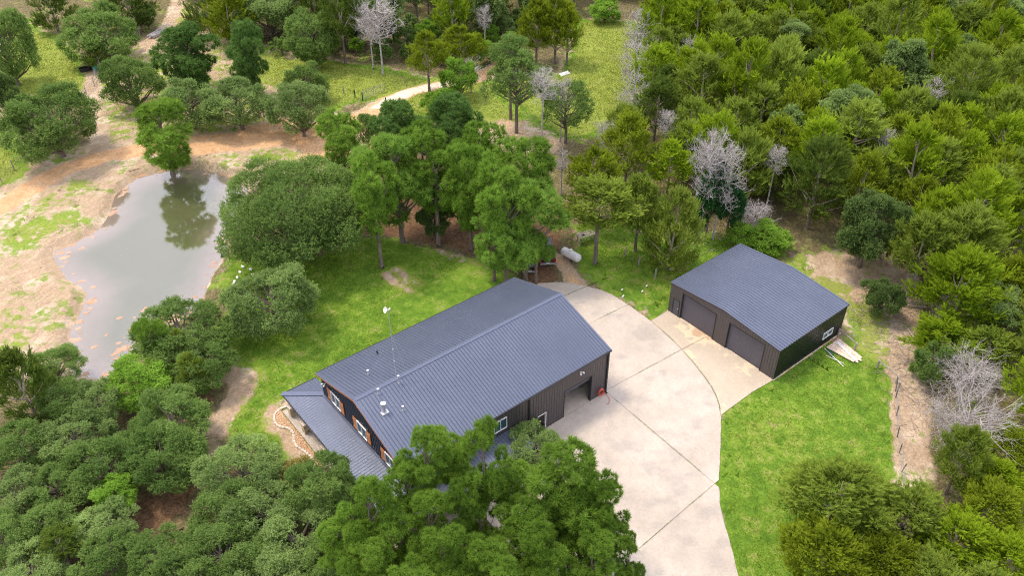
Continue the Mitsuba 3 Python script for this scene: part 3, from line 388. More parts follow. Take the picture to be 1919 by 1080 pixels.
BACK = [['oakf',-3.99,170.29,5.43,3.18,4.03],['oakf',24.22,153.99,4.43,3.04,2.93],['cedarfd',27.99,131.87,5.34,3.09,3.05],['cedarfd',43.17,128.54,5.8,3.29,3.19],['cedarfd',48.53,98.16,4.7,3.62,3.5],['oakf',39.36,90.65,7.12,3.81,3.65],['cedarfd',76.58,101.06,5.8,3.9,3.8],['cedarfd',41.26,101.44,6.03,3.01,3.42],['cedarfd',0.43,164.51,5.06,3.86,4.2],['cedarf',32.4,118.9,6.35,3.31,3.83],['oakf',87.5,83.36,6.42,4.24,4.88],['cedarf',12.87,132.13,4.62,3.02,2.88],['oakf',40.24,114.17,4.8,3.36,3.87],['cedarfd',44.27,94.3,4.3,2.63,2.77],['cedarfd',24.09,90.56,4.37,3.15,3.35],['cedarfd',82.98,104.87,6.06,4.0,3.87],['cedarf',81.15,89.87,7.83,3.69,4.56],['cedarf',15.14,119.77,6.88,4.23,4.12],['cedarf',70.89,84.19,7.83,4.02,4.91],['cedarfd',14.62,107.84,6.05,4.01,4.29],['cedarfd',53.62,131.69,5.83,4.14,4.21],['cedarfd',92.25,89.05,6.34,3.74,4.21],['cedarf',65.67,79.15,5.32,3.46,3.78],['oakf',62.78,122.78,5.6,3.26,3.8],['cedarfd',76.64,110.07,6.04,3.88,4.86],['oakf',59.63,96.94,3.87,2.86,2.85],['cedarf',82.89,97.08,6.94,3.73,3.82],['cedarf',17.31,160.1,5.55,2.74,3.16],['oakf',47.5,122.22,7.02,4.08,4.7],['cedarfd',46.26,107.42,7.25,3.34,3.68],['cedarfd',22.04,105.93,8.22,4.36,5.55],['cedarfd',3.59,149.21,8.34,4.37,5.01],['cedarfd',60.53,86.73,7.21,4.1,4.46],['cedarf',65.42,105.59,4.26,2.98,3.46],['cedarf',19.74,144.44,7.22,3.59,4.53],['cedarfd',49.59,80.54,5.26,3.44,3.33],['cedarfd',19.89,133.76,6.22,3.89,5.0],['cedarfd',27.71,123.61,4.91,3.25,3.49],['cedarf',31.02,144.82,7.31,3.72,4.72],['oakf',28.37,138.29,4.46,2.78,2.67],['cedarf',37.95,77.44,6.55,3.24,3.73],['cedarf',31.38,106.45,6.91,2.73,3.49],['cedarf',54.3,124.47,4.7,2.74,2.83],['cedarfd',22.51,96.87,5.77,3.92,4.04],['cedarf',11.75,147.68,8.21,3.69,4.64],['cedarf',-8.55,182.44,4.04,2.69,3.22],['cedarfd',-1.68,158.03,5.29,2.91,3.28],['cedarf',11.1,163.7,7.38,3.21,3.82],['oakf',38.38,124.05,5.62,3.64,4.0],['cedarfd',53.17,87.44,6.46,4.07,5.17],['oakf',44.46,76.55,6.61,3.34,4.04],['cedarf',34.42,131.08,7.21,3.85,3.92],['cedarfd',-15.91,170.72,7.42,4.27,5.0],['cedarf',57.63,111.05,5.19,3.9,4.22],['cedarf',79.61,81.04,7.32,4.26,4.05],['cedarfd',69.15,113.96,7.0,4.3,4.18],['cedarf',-9.04,165.17,5.62,3.38,3.56],['oakf',28.41,84.54,8.42,4.29,5.49],['cedarfd',6.95,155.23,5.3,3.05,3.91],['oakf',89.09,97.12,6.11,2.9,3.74],['cedarfd',65.13,96.78,6.01,2.95,2.95],['oakf',97.84,94.0,6.72,3.29,4.07],['oakf',28.44,101.37,4.58,3.72,3.77],['cedarfd',13.72,155.11,6.52,3.97,5.09],['oakf',56.21,77.07,4.59,3.23,3.3],['cedarf',34.82,111.19,6.75,2.71,3.4],['cedarf',-16.34,188.4,7.38,3.91,4.1],['cedarf',1.28,173.84,5.8,3.18,3.68],['cedarfd',36.39,139.23,6.41,3.72,3.93],['cedarf',25.28,118.27,5.24,2.87,2.99],['cedarfd',50.53,112.6,6.71,3.76,4.6],['oakf',28.09,110.23,5.41,2.68,3.06],['cedarfd',13.78,139.88,4.73,3.14,3.84],['cedarf',73.37,90.92,6.96,3.59,4.65],['cedarfd',-6.92,176.94,6.96,2.97,3.51],['cedarf',54.22,101.67,6.27,3.79,4.52],['cedarf',47.24,136.56,7.13,3.53,4.22],['cedarf',8.63,101.37,5.41,4.26,4.52],['cedarfd',21.58,114.4,5.0,3.04,3.75],['cedarfd',35.49,98.73,3.96,3.12,2.99]]
UNDER = [['oakl',16.75,90.85,1.61,1.47,1.41],['shrub',29.25,77.8,1.59,1.45,1.39],['oakf',31.07,87.23,2.27,1.93,2.07],['oakf',48.22,77.05,2.27,2.13,2.07],['oakf',25.86,90.26,2.24,2.18,2.04],['shrub',31.47,82.11,2.09,2.02,1.89],['oakl',22.56,98.16,1.5,1.6,1.3],['shrub',35.46,76.76,1.51,1.62,1.31],['shrub',19.64,89.1,1.63,1.68,1.43],['shrub',32.38,73.36,1.49,1.41,1.29],['shrub',9.73,114.99,1.5,1.52,1.3],['shrub',25.54,80.65,1.85,1.67,1.65],['oakl',44.97,69.61,1.79,1.86,1.59],['oakf',24.0,94.22,1.59,1.39,1.39],['shrub',53.01,77.53,1.96,2.16,1.76],['oakf',50.64,71.04,2.44,2.19,2.24],['oakl',36.98,83.6,1.8,1.85,1.6],['oakl',38.82,68.05,1.93,2.16,1.73],['shrub',13.59,93.5,1.66,1.52,1.46],['oakl',41.34,75.64,1.46,1.3,1.26],['oakf',20.36,93.44,1.69,1.71,1.49],['shrub',27.82,84.26,1.88,1.55,1.68],['oakf',35.46,87.12,1.88,1.73,1.68],['oakl',23.89,86.3,1.51,1.37,1.31],['oakf',47.47,73.31,1.38,1.47,1.18],['shrub',38.72,78.98,1.65,1.35,1.45],['shrub',47.95,81.65,1.57,1.48,1.37],['shrub',11.23,105.49,1.69,1.56,1.49],['shrub',13.72,108.64,2.47,2.13,2.27],['oakl',44.2,74.88,1.77,1.47,1.57],['shrub',39.85,85.55,1.71,1.47,1.51],['shrub',36.1,72.81,1.65,1.58,1.45],['oakf',16.67,95.74,1.61,1.37,1.41]]
ZONES = [['p',0.38,0.48,[[-37.5,81.78],[-34.21,79.12],[-23.26,81.73],[-11.87,75.61],[-2.51,71.24],[4.49,63.43],[-0.01,55.12],[-9.39,56.38],[-15.62,65.89],[-19.13,66.03],[-23.7,63.71],[-27.16,57.09],[-33.49,55.12],[-33.13,48.34],[-36.54,38.57],[-38.0,31.89],[-41.14,36.3],[-46.57,36.98]]],['p',0.55,0.43,[[-37.36,65.33],[-33.9,64.79],[-30.34,64.23],[-27.78,62.17],[-30.89,60.11],[-35.14,59.91],[-38.46,60.5]]],['p',0.54,0.43,[[-40.67,50.79],[-38.4,51.36],[-38.97,44.83],[-41.54,38.56],[-43.35,39.04]]],['p',0.55,0.43,[[-35.41,50.18],[-33.28,47.84],[-35.1,41.7],[-36.82,43.09]]],['p',0.52,0.43,[[-32.39,70.73],[-26.0,72.47],[-23.81,70.7],[-29.6,66.84],[-32.89,66.3]]],['p',0.62,0.45,[[-4.98,65.92],[1.61,61.19],[0.7,56.43],[-7.26,60.98]]],['p',0.85,0.4,[[-17.01,146.29],[-15.37,134.02],[-13.52,114.68],[-15.75,101.05],[-20.84,95.19],[-25.52,103.85],[-29.49,99.84],[-36.53,86.56],[-40.08,69.03],[-34.73,76.88],[-30.54,77.97],[-30.66,85.71],[-29.04,101.83],[-20.03,141.34]]],['p',0.6,0.3,[[-17.2,102.23],[1.18,117.13],[7.65,126.25],[11.21,127.22],[5.15,107.3],[-2.78,101.54],[-12.6,95.91]]],['p',0.5,0.43,[[-13.9,102.2],[-3.62,114.42],[5.68,113.47],[14.25,96.74],[20.52,85.56],[16.14,77.84],[7.21,82.44],[0.49,68.81],[-12.18,74.82],[-19.83,81.01]]],['l',0.22,0.42,2.4,[[15.87,144.6],[7.65,126.25],[1.56,116.82],[-4.19,110.16]]],['l',0.24,0.44,2.4,[[-13.89,104.91],[-17.86,95.18],[-19.65,85.12],[-21.69,77.45]]],['l',0.03,0.02,3.0,[[-38.8,69.52],[-31.67,73.54],[-26.24,76.34],[-20.69,76.06],[-14.81,73.88],[-8.19,71.17],[-1.89,67.32],[5.3,64.92],[12.34,64.8]]],['l',0.05,-0.14,0.7,[[-39.02,68.48],[-31.96,72.4],[-26.59,75.13],[-21.09,74.83],[-15.33,72.5],[-8.83,69.65],[-2.61,65.83],[4.57,63.57]]],['l',0.05,-0.14,0.7,[[-38.58,70.58],[-31.38,74.69],[-25.94,77.41],[-20.28,77.31],[-14.35,75.13],[-7.6,72.58],[-1.23,68.7],[6.04,66.29]]],['l',0.08,0.05,4.5,[[-10.76,70.6],[-5.46,68.35],[-0.86,66.07],[2.14,62.19]]],['l',0.12,0.1,2.5,[[-2.66,70.93],[2.03,70.2],[3.3,64.39],[7.34,65.46],[13.24,64.76]]],['p',0.14,0.05,[[3.29,67.63],[9.87,66.8],[10.82,63.76],[4.08,53.69],[-1.39,52.57],[-1.56,58.25]]],['p',0.85,0.4,[[9.81,95.75],[19.61,83.96],[23.97,77.55],[27.07,71.14],[29.46,67.04],[34.82,61.37],[31.41,50.5],[30.47,39.87],[35.35,37.38],[45.72,41.26],[57.49,49.8],[72.45,66.21],[64.18,74.73],[53.92,64.54],[43.43,55.71],[42.85,61.68],[30.77,60.24],[24.14,62.37],[15.54,68.6],[11.23,69.2],[7.66,69.28],[6.8,85.41]]],['p',0.85,0.4,[[14.52,65.35],[24.51,65.83],[34.79,62.72],[30.84,49.81],[29.4,43.25],[25.14,40.54],[23.11,52.69],[17.28,60.8]]],['p',0.3,0.35,[[24.24,52.89],[30.33,47.96],[29.62,38.92],[25.3,38.45],[22.29,49.01]]],['l',0.0,-0.35,3.0,[[12.31,63.23],[14.52,65.35],[18.71,66.77],[23.43,67.21],[28.63,65.86],[32.12,64.88],[35.06,65.21]]],['l',0.05,0.0,2.5,[[35.06,65.21],[38.75,66.42],[42.6,69.14]]],['l',0.1,0.1,3.0,[[14.04,64.57],[10.7,60.54],[6.25,46.38],[9.52,43.74],[9.88,38.22]]],['p',0.1,1.25,[[-4.47,40.25],[4.07,48.15],[12.8,48.56],[19.26,41.4],[18.5,27.94],[12.31,19.48],[7.89,15.83],[5.22,16.75],[4.64,21.66],[2.93,24.36],[0.37,30.24],[-1.51,34.17],[-4.25,35.67]]],['p',0.97,0.5,[[-24.8,23.11],[-24.99,28.21],[-21.57,35.36],[-17.35,43.45],[-13.52,40.35],[-11.18,35.76],[-3.96,36.15],[-1.57,33.5],[-0.12,29.52],[2.8,24.19],[4.51,21.5],[4.61,16.02],[-0.72,9.66],[-19.7,3.88],[-26.73,9.55],[-28.32,12.33],[-29.69,15.77],[-29.37,18.77],[-26.43,20.73]]],['p',0.45,0.45,[[-1.55,30.68],[1.32,28.37],[4.33,21.26],[1.57,21.56],[0.28,25.84]]],['p',0.97,0.5,[[17.54,22.46],[22.72,21.34],[24.97,17.21],[27.32,10.87],[29.85,7.4],[33.26,3.94],[18.41,5.48],[10.76,4.14],[10.35,9.59],[11.63,16.01]]],['p',1.0,0.5,[[13.18,-8.46],[22.54,-9.11],[25.66,-13.68],[19.74,-18.27],[12.43,-22.75],[7.28,-23.5],[1.63,-25.26],[-6.54,-26.37],[-9.74,-23.79],[-2.4,-15.71],[5.84,-8.78],[10.56,-8.65]]],['p',0.55,0.4,[[30.62,1.99],[36.65,-0.19],[38.13,-5.39],[34.23,-9.69],[23.69,-16.0],[22.8,-11.37],[26.7,-8.18],[28.2,-1.19]]],['p',0.15,0.4,[[32.96,0.1],[36.68,-1.57],[35.41,-5.77],[31.89,-5.4],[30.85,-2.08]]],['l',0.27,0.45,2.2,[[40.55,-4.7],[34.01,-9.51],[27.2,-13.9],[19.93,-18.42],[12.26,-23.34],[9.94,-25.65]]],['l',0.36,0.5,1.5,[[40.21,-7.08],[32.05,-12.5],[25.95,-15.9],[19.79,-20.03],[13.47,-24.32]]],['l',0.08,0.42,0.8,[[38.78,-5.92],[30.68,-11.39],[22.28,-16.74],[14.16,-21.91]]],['l',0.03,0.05,1.6,[[11.03,19.42],[9.46,15.83],[8.42,12.94]]],['p',0.1,1.25,[[6.2,18.84],[9.76,17.52],[7.93,14.56],[5.53,17.12]]],['l',0.1,0.3,0.9,[[-6.22,28.74],[-6.21,26.23],[-5.62,24.28]]],['l',0.1,0.3,0.9,[[-4.79,29.01],[-4.61,26.56],[-4.12,24.66]]],['p',0.3,0.3,[[-25.36,25.5],[-23.5,23.52],[-27.02,19.44],[-29.72,17.4],[-31.62,19.34],[-31.33,25.14],[-28.38,26.01]]],['p',0.02,1.25,[[-31.46,24.79],[-28.32,23.62],[-25.99,24.08],[-28.55,20.67],[-31.62,20.58]]],['p',0.0,1.25,[[-39.5,14.19],[-36.09,16.35],[-32.36,14.08],[-33.27,11.93],[-36.49,11.76],[-39.39,10.85],[-40.52,12.4]]],['l',0.0,0.6,1.6,[[-31.58,16.5],[-32.71,14.37],[-34.08,11.87]]],['l',0.3,0.35,1.6,[[-23.61,17.04],[-24.89,17.28],[-26.03,16.66],[-26.49,15.61],[-25.54,13.87],[-26.16,12.13],[-25.61,9.77],[-25.95,8.18]]]]
POND = [[-10.21,57.35],[-12.85,52.31],[-16.38,48.25],[-19.04,44.71],[-21.79,41.64],[-24.1,38.54],[-25.96,36.54],[-28.04,37.09],[-30.56,34.77],[-33.81,32.31],[-35.88,33.01],[-37.38,34.7],[-37.17,37.51],[-35.75,41.1],[-33.44,44.31],[-32.19,46.9],[-32.56,49.07],[-33.27,51.55],[-33.31,54.88],[-33.13,56.79],[-30.72,57.23],[-27.55,58.47],[-25.27,61.56],[-23.25,65.67],[-19.67,68.02],[-15.95,67.38],[-13.16,65.12],[-11.13,61.11]]
DRIVE = [[4.46,16.75],[6.01,16.61],[7.49,15.67],[8.61,14.63],[9.54,13.14],[10.34,11.63],[10.69,10.18],[10.83,7.91],[10.74,4.54],[10.4,1.95],[9.89,-0.5],[9.3,-2.56],[8.67,-4.41],[8.12,-5.77],[7.55,-6.82],[6.81,-7.84],[5.92,-8.76],[4.86,-9.67],[1.91,-12.03],[-0.4,-13.86],[-1.99,-15.36],[-2.97,-16.57],[-3.85,-17.78],[-5.89,-20.38],[-7.86,-23.23],[-12.61,-19.4],[-17.79,-11.94],[-17.42,-3.6],[-12.98,2.29]]
APRON = [[10.74,4.54],[10.4,1.95],[9.89,-0.5],[9.3,-2.56],[8.67,-4.41],[8.12,-5.77],[7.55,-6.82],[6.81,-7.84],[5.92,-8.76],[10.61,-8.67],[13.37,-8.9],[13.4,4.57]]
JOINTS = [[6.74,13.24],[9.61,12.99],[5.51,8.17],[10.83,7.91],[0.27,0.05],[9.89,-0.5],[9.89,-0.5],[13.59,-0.74],[-0.06,-0.1],[-0.57,-14.0],[0.15,-13.51],[-10.12,-14.04],[-10.12,-14.04],[-10.33,-11.61]]
BED = [[-24.1,16.22],[-24.13,16.89],[-24.69,16.98],[-25.32,16.8],[-25.71,16.33],[-25.93,15.66],[-25.8,14.96],[-25.24,14.27],[-25.19,13.55],[-25.58,12.72],[-25.74,11.97],[-25.46,11.1],[-25.29,10.03],[-25.42,9.21],[-25.73,8.62],[-25.77,7.59]]
# ---------------------------------------------------------------- ground
GZ = -0.06
pond_poly = Polygon(POND).buffer(0.95).buffer(-0.5)
def axis(lo, hi, step, far): 
    core = np.arange(lo, hi+1e-6, step); k = np.geomspace(4, far, 14)
    return np.concatenate([lo-k[::-1], core, hi+k])
GX, GY = axis(-60, 156, 0.5, 2200), axis(-46, 170, 0.5, 2200)
XX, YY = np.meshgrid(GX, GY, indexing='ij')
def smooth_noise(x, y, f, seed): return meshkit.fbm(np.stack([x*f, y*f, x*0+0.5], -1), 3, seed)
def fields(x, y):
    """grass amount, soil kind and height over a regular core grid"""
    return
core = (slice(14, -14), slice(14, -14)); cx, cy = XX[core], YY[core]
Ug, Sg = np.full(cx.shape, 0.33), np.full(cx.shape, 0.8)
wx = (smooth_noise(cx, cy, 0.25, 2)-0.5)*3.0; wy = (smooth_noise(cx, cy, 0.25, 9)-0.5)*3.0
for zn in ZONES:
    if zn[0] == 'p': P, soft, w = shapely.make_valid(Polygon(zn[3])), 1.8, 1.0
    else: P, soft, w = LineString(zn[4]).buffer(zn[3]*0.5), 0.9, 0.45
    m = gaussian_filter(shapely.contains_xy(P, cx+wx*w, cy+wy*w).astype(float), soft)
    Ug = Ug*(1-m)+zn[1]*m; Sg = Sg*(1-m)+zn[2]*m
def pond_dist(x, y):
    b = np.full(np.shape(x), 50.0); near = (np.abs(x+20) < 40) & (np.abs(y-42) < 45)
    pts = shapely.points(x[near], y[near]); d = shapely.distance(pts, pond_poly); ins = shapely.distance(pts, pond_poly.exterior)
    b[near] = np.where(d > 0, d, -ins); return b
DP = pond_dist(XX, YY)
site = np.exp(-(np.maximum(0, np.abs(XX-0)-30)/12)**2-(np.maximum(0, np.abs(YY-2)-22)/12)**2)
HH = GZ+(smooth_noise(XX, YY, 0.09, 4)-0.5)*0.9*(1-site)*np.clip(DP/6, 0, 1)
jag = (smooth_noise(XX, YY, 0.8, 5)-0.5)*1.4
bank = np.clip((DP+jag*np.clip(DP, 0, 1)+0.1)/(0.8+1.8*smooth_noise(XX, YY, 0.12, 6)), 0, 1); bank = bank*bank*(3-2*bank)
HH = np.where(DP < 0, -0.78-0.5*np.clip(-DP/3, 0, 1), -0.78+(HH+0.78)*bank)
wet = gaussian_filter((DP[core] < 0.15).astype(float), 0.6)
Sg = Sg*(1-wet)+0.05*wet; Ug = Ug*(1-wet)
U2 = np.full(XX.shape, 0.45); U2[core] = Ug; S2 = np.full(XX.shape, 0.8); S2[core] = Sg
nx, ny = XX.shape; I = (np.arange(nx-1)[:, None]*ny+np.arange(ny-1)[None]).ravel()
gv = np.stack([XX, YY, HH], -1).reshape(-1, 3); guv = np.stack([U2, S2], -1).reshape(-1, 2)
gf = np.vstack([np.stack([I, I+ny, I+ny+1], 1), np.stack([I, I+ny+1, I+1], 1)])
put('ground', (gv, gf), 'ground_mat', smooth=True, uv=guv); say('ground', 'ground of green lawn, bare sand and forest litter', kind='structure')
from scipy.interpolate import RegularGridInterpolator as RGI
_h = RGI((GX, GY), HH, bounds_error=False, fill_value=GZ); _u = RGI((GX, GY), U2, bounds_error=False, fill_value=0); _s = RGI((GX, GY), S2, bounds_error=False, fill_value=1)
def hgt(x, y): return _h(np.stack([np.asarray(x, float), np.asarray(y, float)], -1))
def gsample(f, x, y): return f(np.stack([np.asarray(x, float), np.asarray(y, float)], -1))
# pond: water sheet
g = np.arange(-45, 5, 0.7), np.arange(15, 70, 0.7)
wxy = pond_poly.buffer(1.5)
wm = trimesh.creation.triangulate_polygon(wxy, engine='earcut')
wv, wf = trimesh.remesh.subdivide_to_size(np.c_[wm[0], np.zeros(len(wm[0]))], wm[1], 1.0)
wd = shapely.distance(shapely.points(wv[:, 0], wv[:, 1]), pond_poly.exterior)
wv[:, 2] = -0.70; wuv = np.stack([1-np.clip(wd/5.5, 0, 1), wd*0], 1)
put('pond_water', (wv, wf), 'water_mat', smooth=True, uv=wuv); say('pond_water', 'still murky pond reflecting the pale sky', kind='structure')
# floating algae mats
rng = np.random.default_rng(11); parts = []
def blobpoly(x, y, r, n=15):
    a = np.arange(n)*2*np.pi/n; rr = r*(0.3+1.1*rng.random(n)); return np.stack([x+rr*np.cos(a)*1.2, y+rr*np.sin(a)*0.8], 1)
ext = pond_poly.exterior; L = ext.length
for k in range(280):
    if k < 215:
        q = ext.interpolate(rng.random()*L); x, y = q.x+rng.normal()*0.55, q.y+rng.normal()*0.55; r = rng.uniform(.10, .45)
        if y > 58 and rng.random() < .6: continue
    else:
        t = rng.random(); x, y = np.array([-36.5, 33.5])*(1-t)+np.array([-26, 36.5])*t+rng.normal(size=2)*[2.4, 1.8]; r = rng.uniform(.05, .32) if rng.random() < .9 else rng.uniform(.5, .9)
    if not pond_poly.contains(Point(x, y)): continue
    P = Polygon(blobpoly(x, y, r)).buffer(0.05)
    parts.append(extrude(P.buffer(0), -0.72, -0.69+0.01*rng.random()))
put('floating_algae', cat(*parts), 'algae_mat'); say('floating_algae', 'rust coloured algae mats floating along the pond shore', 'algae', kind='stuff')

# ---------------------------------------------------------------- driveway slabs
JOIN = [LineString([JOINTS[2*i], JOINTS[2*i+1]]) for i in range(len(JOINTS)//2)]
def longer(l, a, b):
    c = np.array(l.coords); d = unit(c[1]-c[0]); return LineString([c[0]-d*a, c[1]+d*b])
cuts = [longer(JOIN[0], 1.5, 3), longer(JOIN[1], 2, .4), longer(JOIN[2], .4, .05), longer(JOIN[3], 0, 0), longer(JOIN[4], 0, .3), longer(JOIN[5], 1, .2), longer(JOIN[6], .2, 8)]
dpoly = Polygon(DRIVE).buffer(0); apoly = Polygon(APRON).buffer(0)
house_foot = sbox(-21.7, 0.0, 0.0, 13.68)
jag_r = np.random.default_rng(3)
def rough_edge(P, s=0.018):
    c = np.array(P.exterior.segmentize(0.5).coords)[:-1]; return Polygon(c+jag_r.normal(size=c.shape)*s).buffer(0)
say('driveway', 'pale concrete driveway between the house and the garage', kind='structure')
dp = rough_edge(dpoly).difference(house_foot.buffer(0.01)).difference(apoly.buffer(0.03))
dp = dp.difference(shapely.union_all([c.buffer(0.02) for c in (cuts[0], cuts[1], cuts[2], cuts[4], cuts[5], cuts[6])]))
for gme in getattr(dp, 'geoms', [dp]):
    if gme.area > 0.3: put('driveway__slab', extrude(gme, -0.22, 0.0), 'concrete')
ap = apoly.buffer(-0.03).difference(cuts[3].buffer(0.03)).difference(sbox(13.33, 30, -9, 5))
for gme in getattr(ap, 'geoms', [ap]):
    if gme.area > 0.3: put('driveway__slab', extrude(gme, -0.22, 0.004), 'concrete_sandy')

# ---------------------------------------------------------------- metal house
HX0, HX1, HW, HE, HR = -21.70, 0.0, 13.68, 5.2, 7.41          # wall ends, width, eave and ridge height
RX0, RX1, OV = -22.05, 0.09, 0.10
YM = HW/2; SL = (HR-HE)/(YM+OV)
H = 'metal_house'
say(H, 'long dark metal barn house with blue grey ribbed roof and wrap around porch', 'house')
top_eave = lambda u: HE-0.14
# right wall (faces the camera side), y = 0
holes = [(-5.294-HX0, -2.053-HX0, 0.0, 3.167), (-8.35-HX0, -7.48-HX0, 0.0, 2.0), (-13.2-HX0, -11.86-HX0, 3.19, 4.42)]
ribbed_wall(H+'__wall', (HX0, 0, 0), (1, 0, 0), (0, -1, 0), HX1-HX0, top_eave, holes, 'wall_metal')
say(H+'__wall', 'brownish black ribbed long wall with garage opening')
# near gable, x = HX0
gab = lambda u: HE-0.14+SL*(min(u, HW-u))
gw = [(z0, z1, 3.04, 4.36) for z0, z1 in ((10.36, 11.92), (5.99, 7.52), (1.62, 3.13))]
ribbed_wall(H+'__wall_001', (HX0, 0, 0), (0, 1, 0), (-1, 0, 0), HW, gab, gw, 'wall_navy')
say(H+'__wall_001', 'navy black gable wall with shuttered windows')
put(H+'__wall_002', box(HX0, HX1, HW-0.1, HW, 0, HE-0.05), 'wall_navy')
far = trimesh.creation.extrude_polygon(Polygon([(0, 0), (HW, 0), (HW, HE-0.06), (YM, HR-0.08), (0, HE-0.06)]), 0.08, engine='earcut')
far.apply_transform(np.array([[0, 0, 1, HX1-0.08], [1, 0, 0, 0], [0, 1, 0, 0], [0, 0, 0, 1.0]])); put(H+'__wall_003', far, 'wall_metal')
put(H+'__floor', box(HX0+.02, HX1-.1, 0.02, HW-.12, -0.25, 0.012), 'concrete')
put(H+'__inner_wall', cat(box(-9.0, -8.9, .3, 8.0, .02, 4.6), box(-9.0, -.1, 8.0, 8.1, .02, 4.6), box(-9, -.1, .3, 8.0, 4.6, 4.65), box(-.2, -.12, .3, 8, .02, 4.6)), 'interior')
# roof: deck, panels, ridge cap, trim
for side in (0, 1):
    s = 1 if side == 0 else -1
    e0 = np.array([RX0, -OV if side == 0 else HW+OV, HE]); V = unit(np.array([0, s*(YM+OV), HR-HE])); N = unit(np.array([0, -s*(HR-HE), YM+OV]))
    Ls = math.hypot(YM+OV, HR-HE); n = 24; pw = (RX1-RX0)/n
    rk = H+('__roof' if side == 0 else '__roof_001')
    deck = trimesh.Trimesh(np.array([e0+V*a+np.array([b, 0, 0])+N*c for c in (-0.13, -0.012) for a in (0.03, Ls) for b in (0.03, RX1-RX0-.03)]),
        [[0, 1, 3], [0, 3, 2], [4, 7, 5], [4, 6, 7], [0, 5, 1], [0, 4, 5], [2, 3, 7], [2, 7, 6], [0, 2, 6], [0, 6, 4], [1, 5, 7], [1, 7, 3]], process=False)
    put(rk, deck, 'trim_dark'); say(rk, 'roof slope facing the driveway' if side == 0 else 'roof slope facing the lawn and pond')
    for k in range(n):
        put(rk+'__panel', sheet(e0+np.array([k*pw, 0, 0]), (1, 0, 0), V, N, ribs(pw), lambda u: 0.0, lambda u: Ls-0.02), 'roof_metal')
    # edge trims
    put(H+'__rake_trim', cat(*[beam(e0+np.array([xo, 0, 0])+N*0.012-V*0.02, e0+np.array([xo, 0, 0])+N*0.012+V*(Ls-.02), 0.16, 0.05) for xo in (RX1-RX0-0.05, 0.05)]), 'ridge_metal')
    put(H+'__fascia', beam(e0+np.array([-0.02, 0, 0])-N*0.09-V*0.03, e0+np.array([-0.02, 0, 0])-N*0.09+V*Ls, 0.05, 0.14), 'copper_trim')
    put(H+'__soffit', beam(e0+np.array([0.17, 0, 0])-N*0.15, e0+np.array([0.17, 0, 0])-N*0.15+V*Ls, 0.34, 0.02), 'cedar_wood')
    cap = sheet((RX0, YM, HR+0.055), (1, 0, 0), -V, N, [(0.0, 0), (0.02, 0), (RX1-RX0+0.02, 0)], lambda u: 0.0, lambda u: 0.24)
    put(H+'__ridge_cap', cap, 'ridge_metal')
    put(H+'__gutter', cat(beam((RX0+.1, (-OV-.06) if side == 0 else HW+OV+.06, HE-.06), (RX1-.02, (-OV-.06) if side == 0 else HW+OV+.06, HE-.06), .12, .12)), 'trim_dark')
# garage door opening of the house: jambs, header and half raised roll door
put(H+'__door_frame', cat(box(-5.36, -5.294, -.03, .28, 0, 3.2), box(-2.053, -1.987, -.03, .28, 0, 3.2), box(-5.294, -2.053, -.03, .28, 3.167, 3.23)), 'trim_dark')
cur = [sheet((-5.294, 0.2, 2.66), (0, 0, 1), (1, 0, 0), (0, -1, 0), [(q*0.0845, (q % 2)*0.018) for q in range(7)], lambda u: 0, lambda u: 3.24)]
put(H+'__roll_up_door', cat(*cur, box(-5.294, -2.053, .19, .24, 2.60, 2.66)), 'door_metal'); say(H+'__roll_up_door', 'grey roll up door raised most of the way')
# open walk door
put(H+'__door_frame', cat(box(-8.39, -8.33, -.05, .1, 0, 2.04), box(-7.5, -7.44, -.05, .1, 0, 2.04), box(-8.39, -7.44, -.05, .1, 2.0, 2.06)), 'white_paint')
put(H+'__walk_door', box(-8.42, -8.37, -.95, -.05, 0.03, 2.0), 'wall_metal'); say(H+'__walk_door', 'dark walk door swung wide open')
put(H+'__walk_door__handle', box(-8.47, -8.32, -.88, -.80, .98, 1.03), 'galvanized')
def window(key, O, U, N, w, h, mat='white_paint'):
    O, U, N = (np.asarray(x, float) for x in (O, U, N)); Z = np.array([0, 0, 1.0]); f = .042
    bars = [(0, f, 0, h), (w-f, w, 0, h), (f, w-f, 0, f), (f, w-f, h-f, h), (w/2-f/2, w/2+f/2, f, h-f)]
    ms = []
    for a, b, c, d in bars: ms.append(beam(O+U*a+Z*(c+d)/2+N*.02, O+U*b+Z*(c+d)/2+N*.02, .12, d-c))
    put(key+'__frame', cat(*ms), mat)
    for a, b in ((f, w/2-f/2), (w/2+f/2, w-f)): put(key+'__pane', beam(O+U*a+Z*h/2-N*.02, O+U*b+Z*h/2-N*.02, .02, h-2*f), 'glass')
for i, (a, b, c, d) in enumerate(gw):
    wk = H+'__window'+(f'_{i:03d}' if i else '')
    window(wk, (HX0-.03, a, c), (0, 1, 0), (-1, 0, 0), b-a, d-c)
    for y0 in (a-.62, b+.06):
        put(H+'__shutter', cat(*[box(HX0-.085, HX0-.035, y0+q*.185, y0+q*.185+.178, c-.03, d+.03) for q in range(3)], box(HX0-.115, HX0-.085, y0, y0+.55, c+.15, c+.27), box(HX0-.115, HX0-.085, y0, y0+.55, d-.27, d-.15)), 'cedar_wood')
window(H+'__window_003', (-13.2, -.03, 3.19), (1, 0, 0), (0, -1, 0), 1.34, 1.23)
for x in (-9.38, -.16): put(H+'__downspout', cat(box(x-.075, x+.075, -.15, -.03, 0.05, HE-.1), box(x-.075, x+.075, -.3, -.03, 0.02, .12)), 'trim_dark')
def floodlight(p, n):
    p, n = np.asarray(p, float), np.asarray(n, float); s = np.cross(n, [0, 0, 1.0])
    return cat(beam(p, p+n*.16, .07, .07), *[cyl(p+n*.16+s*q*.12, p+n*.34+s*q*.2-np.array([0, 0, .06]), .06, 8, .085) for q in (-1, 1)])
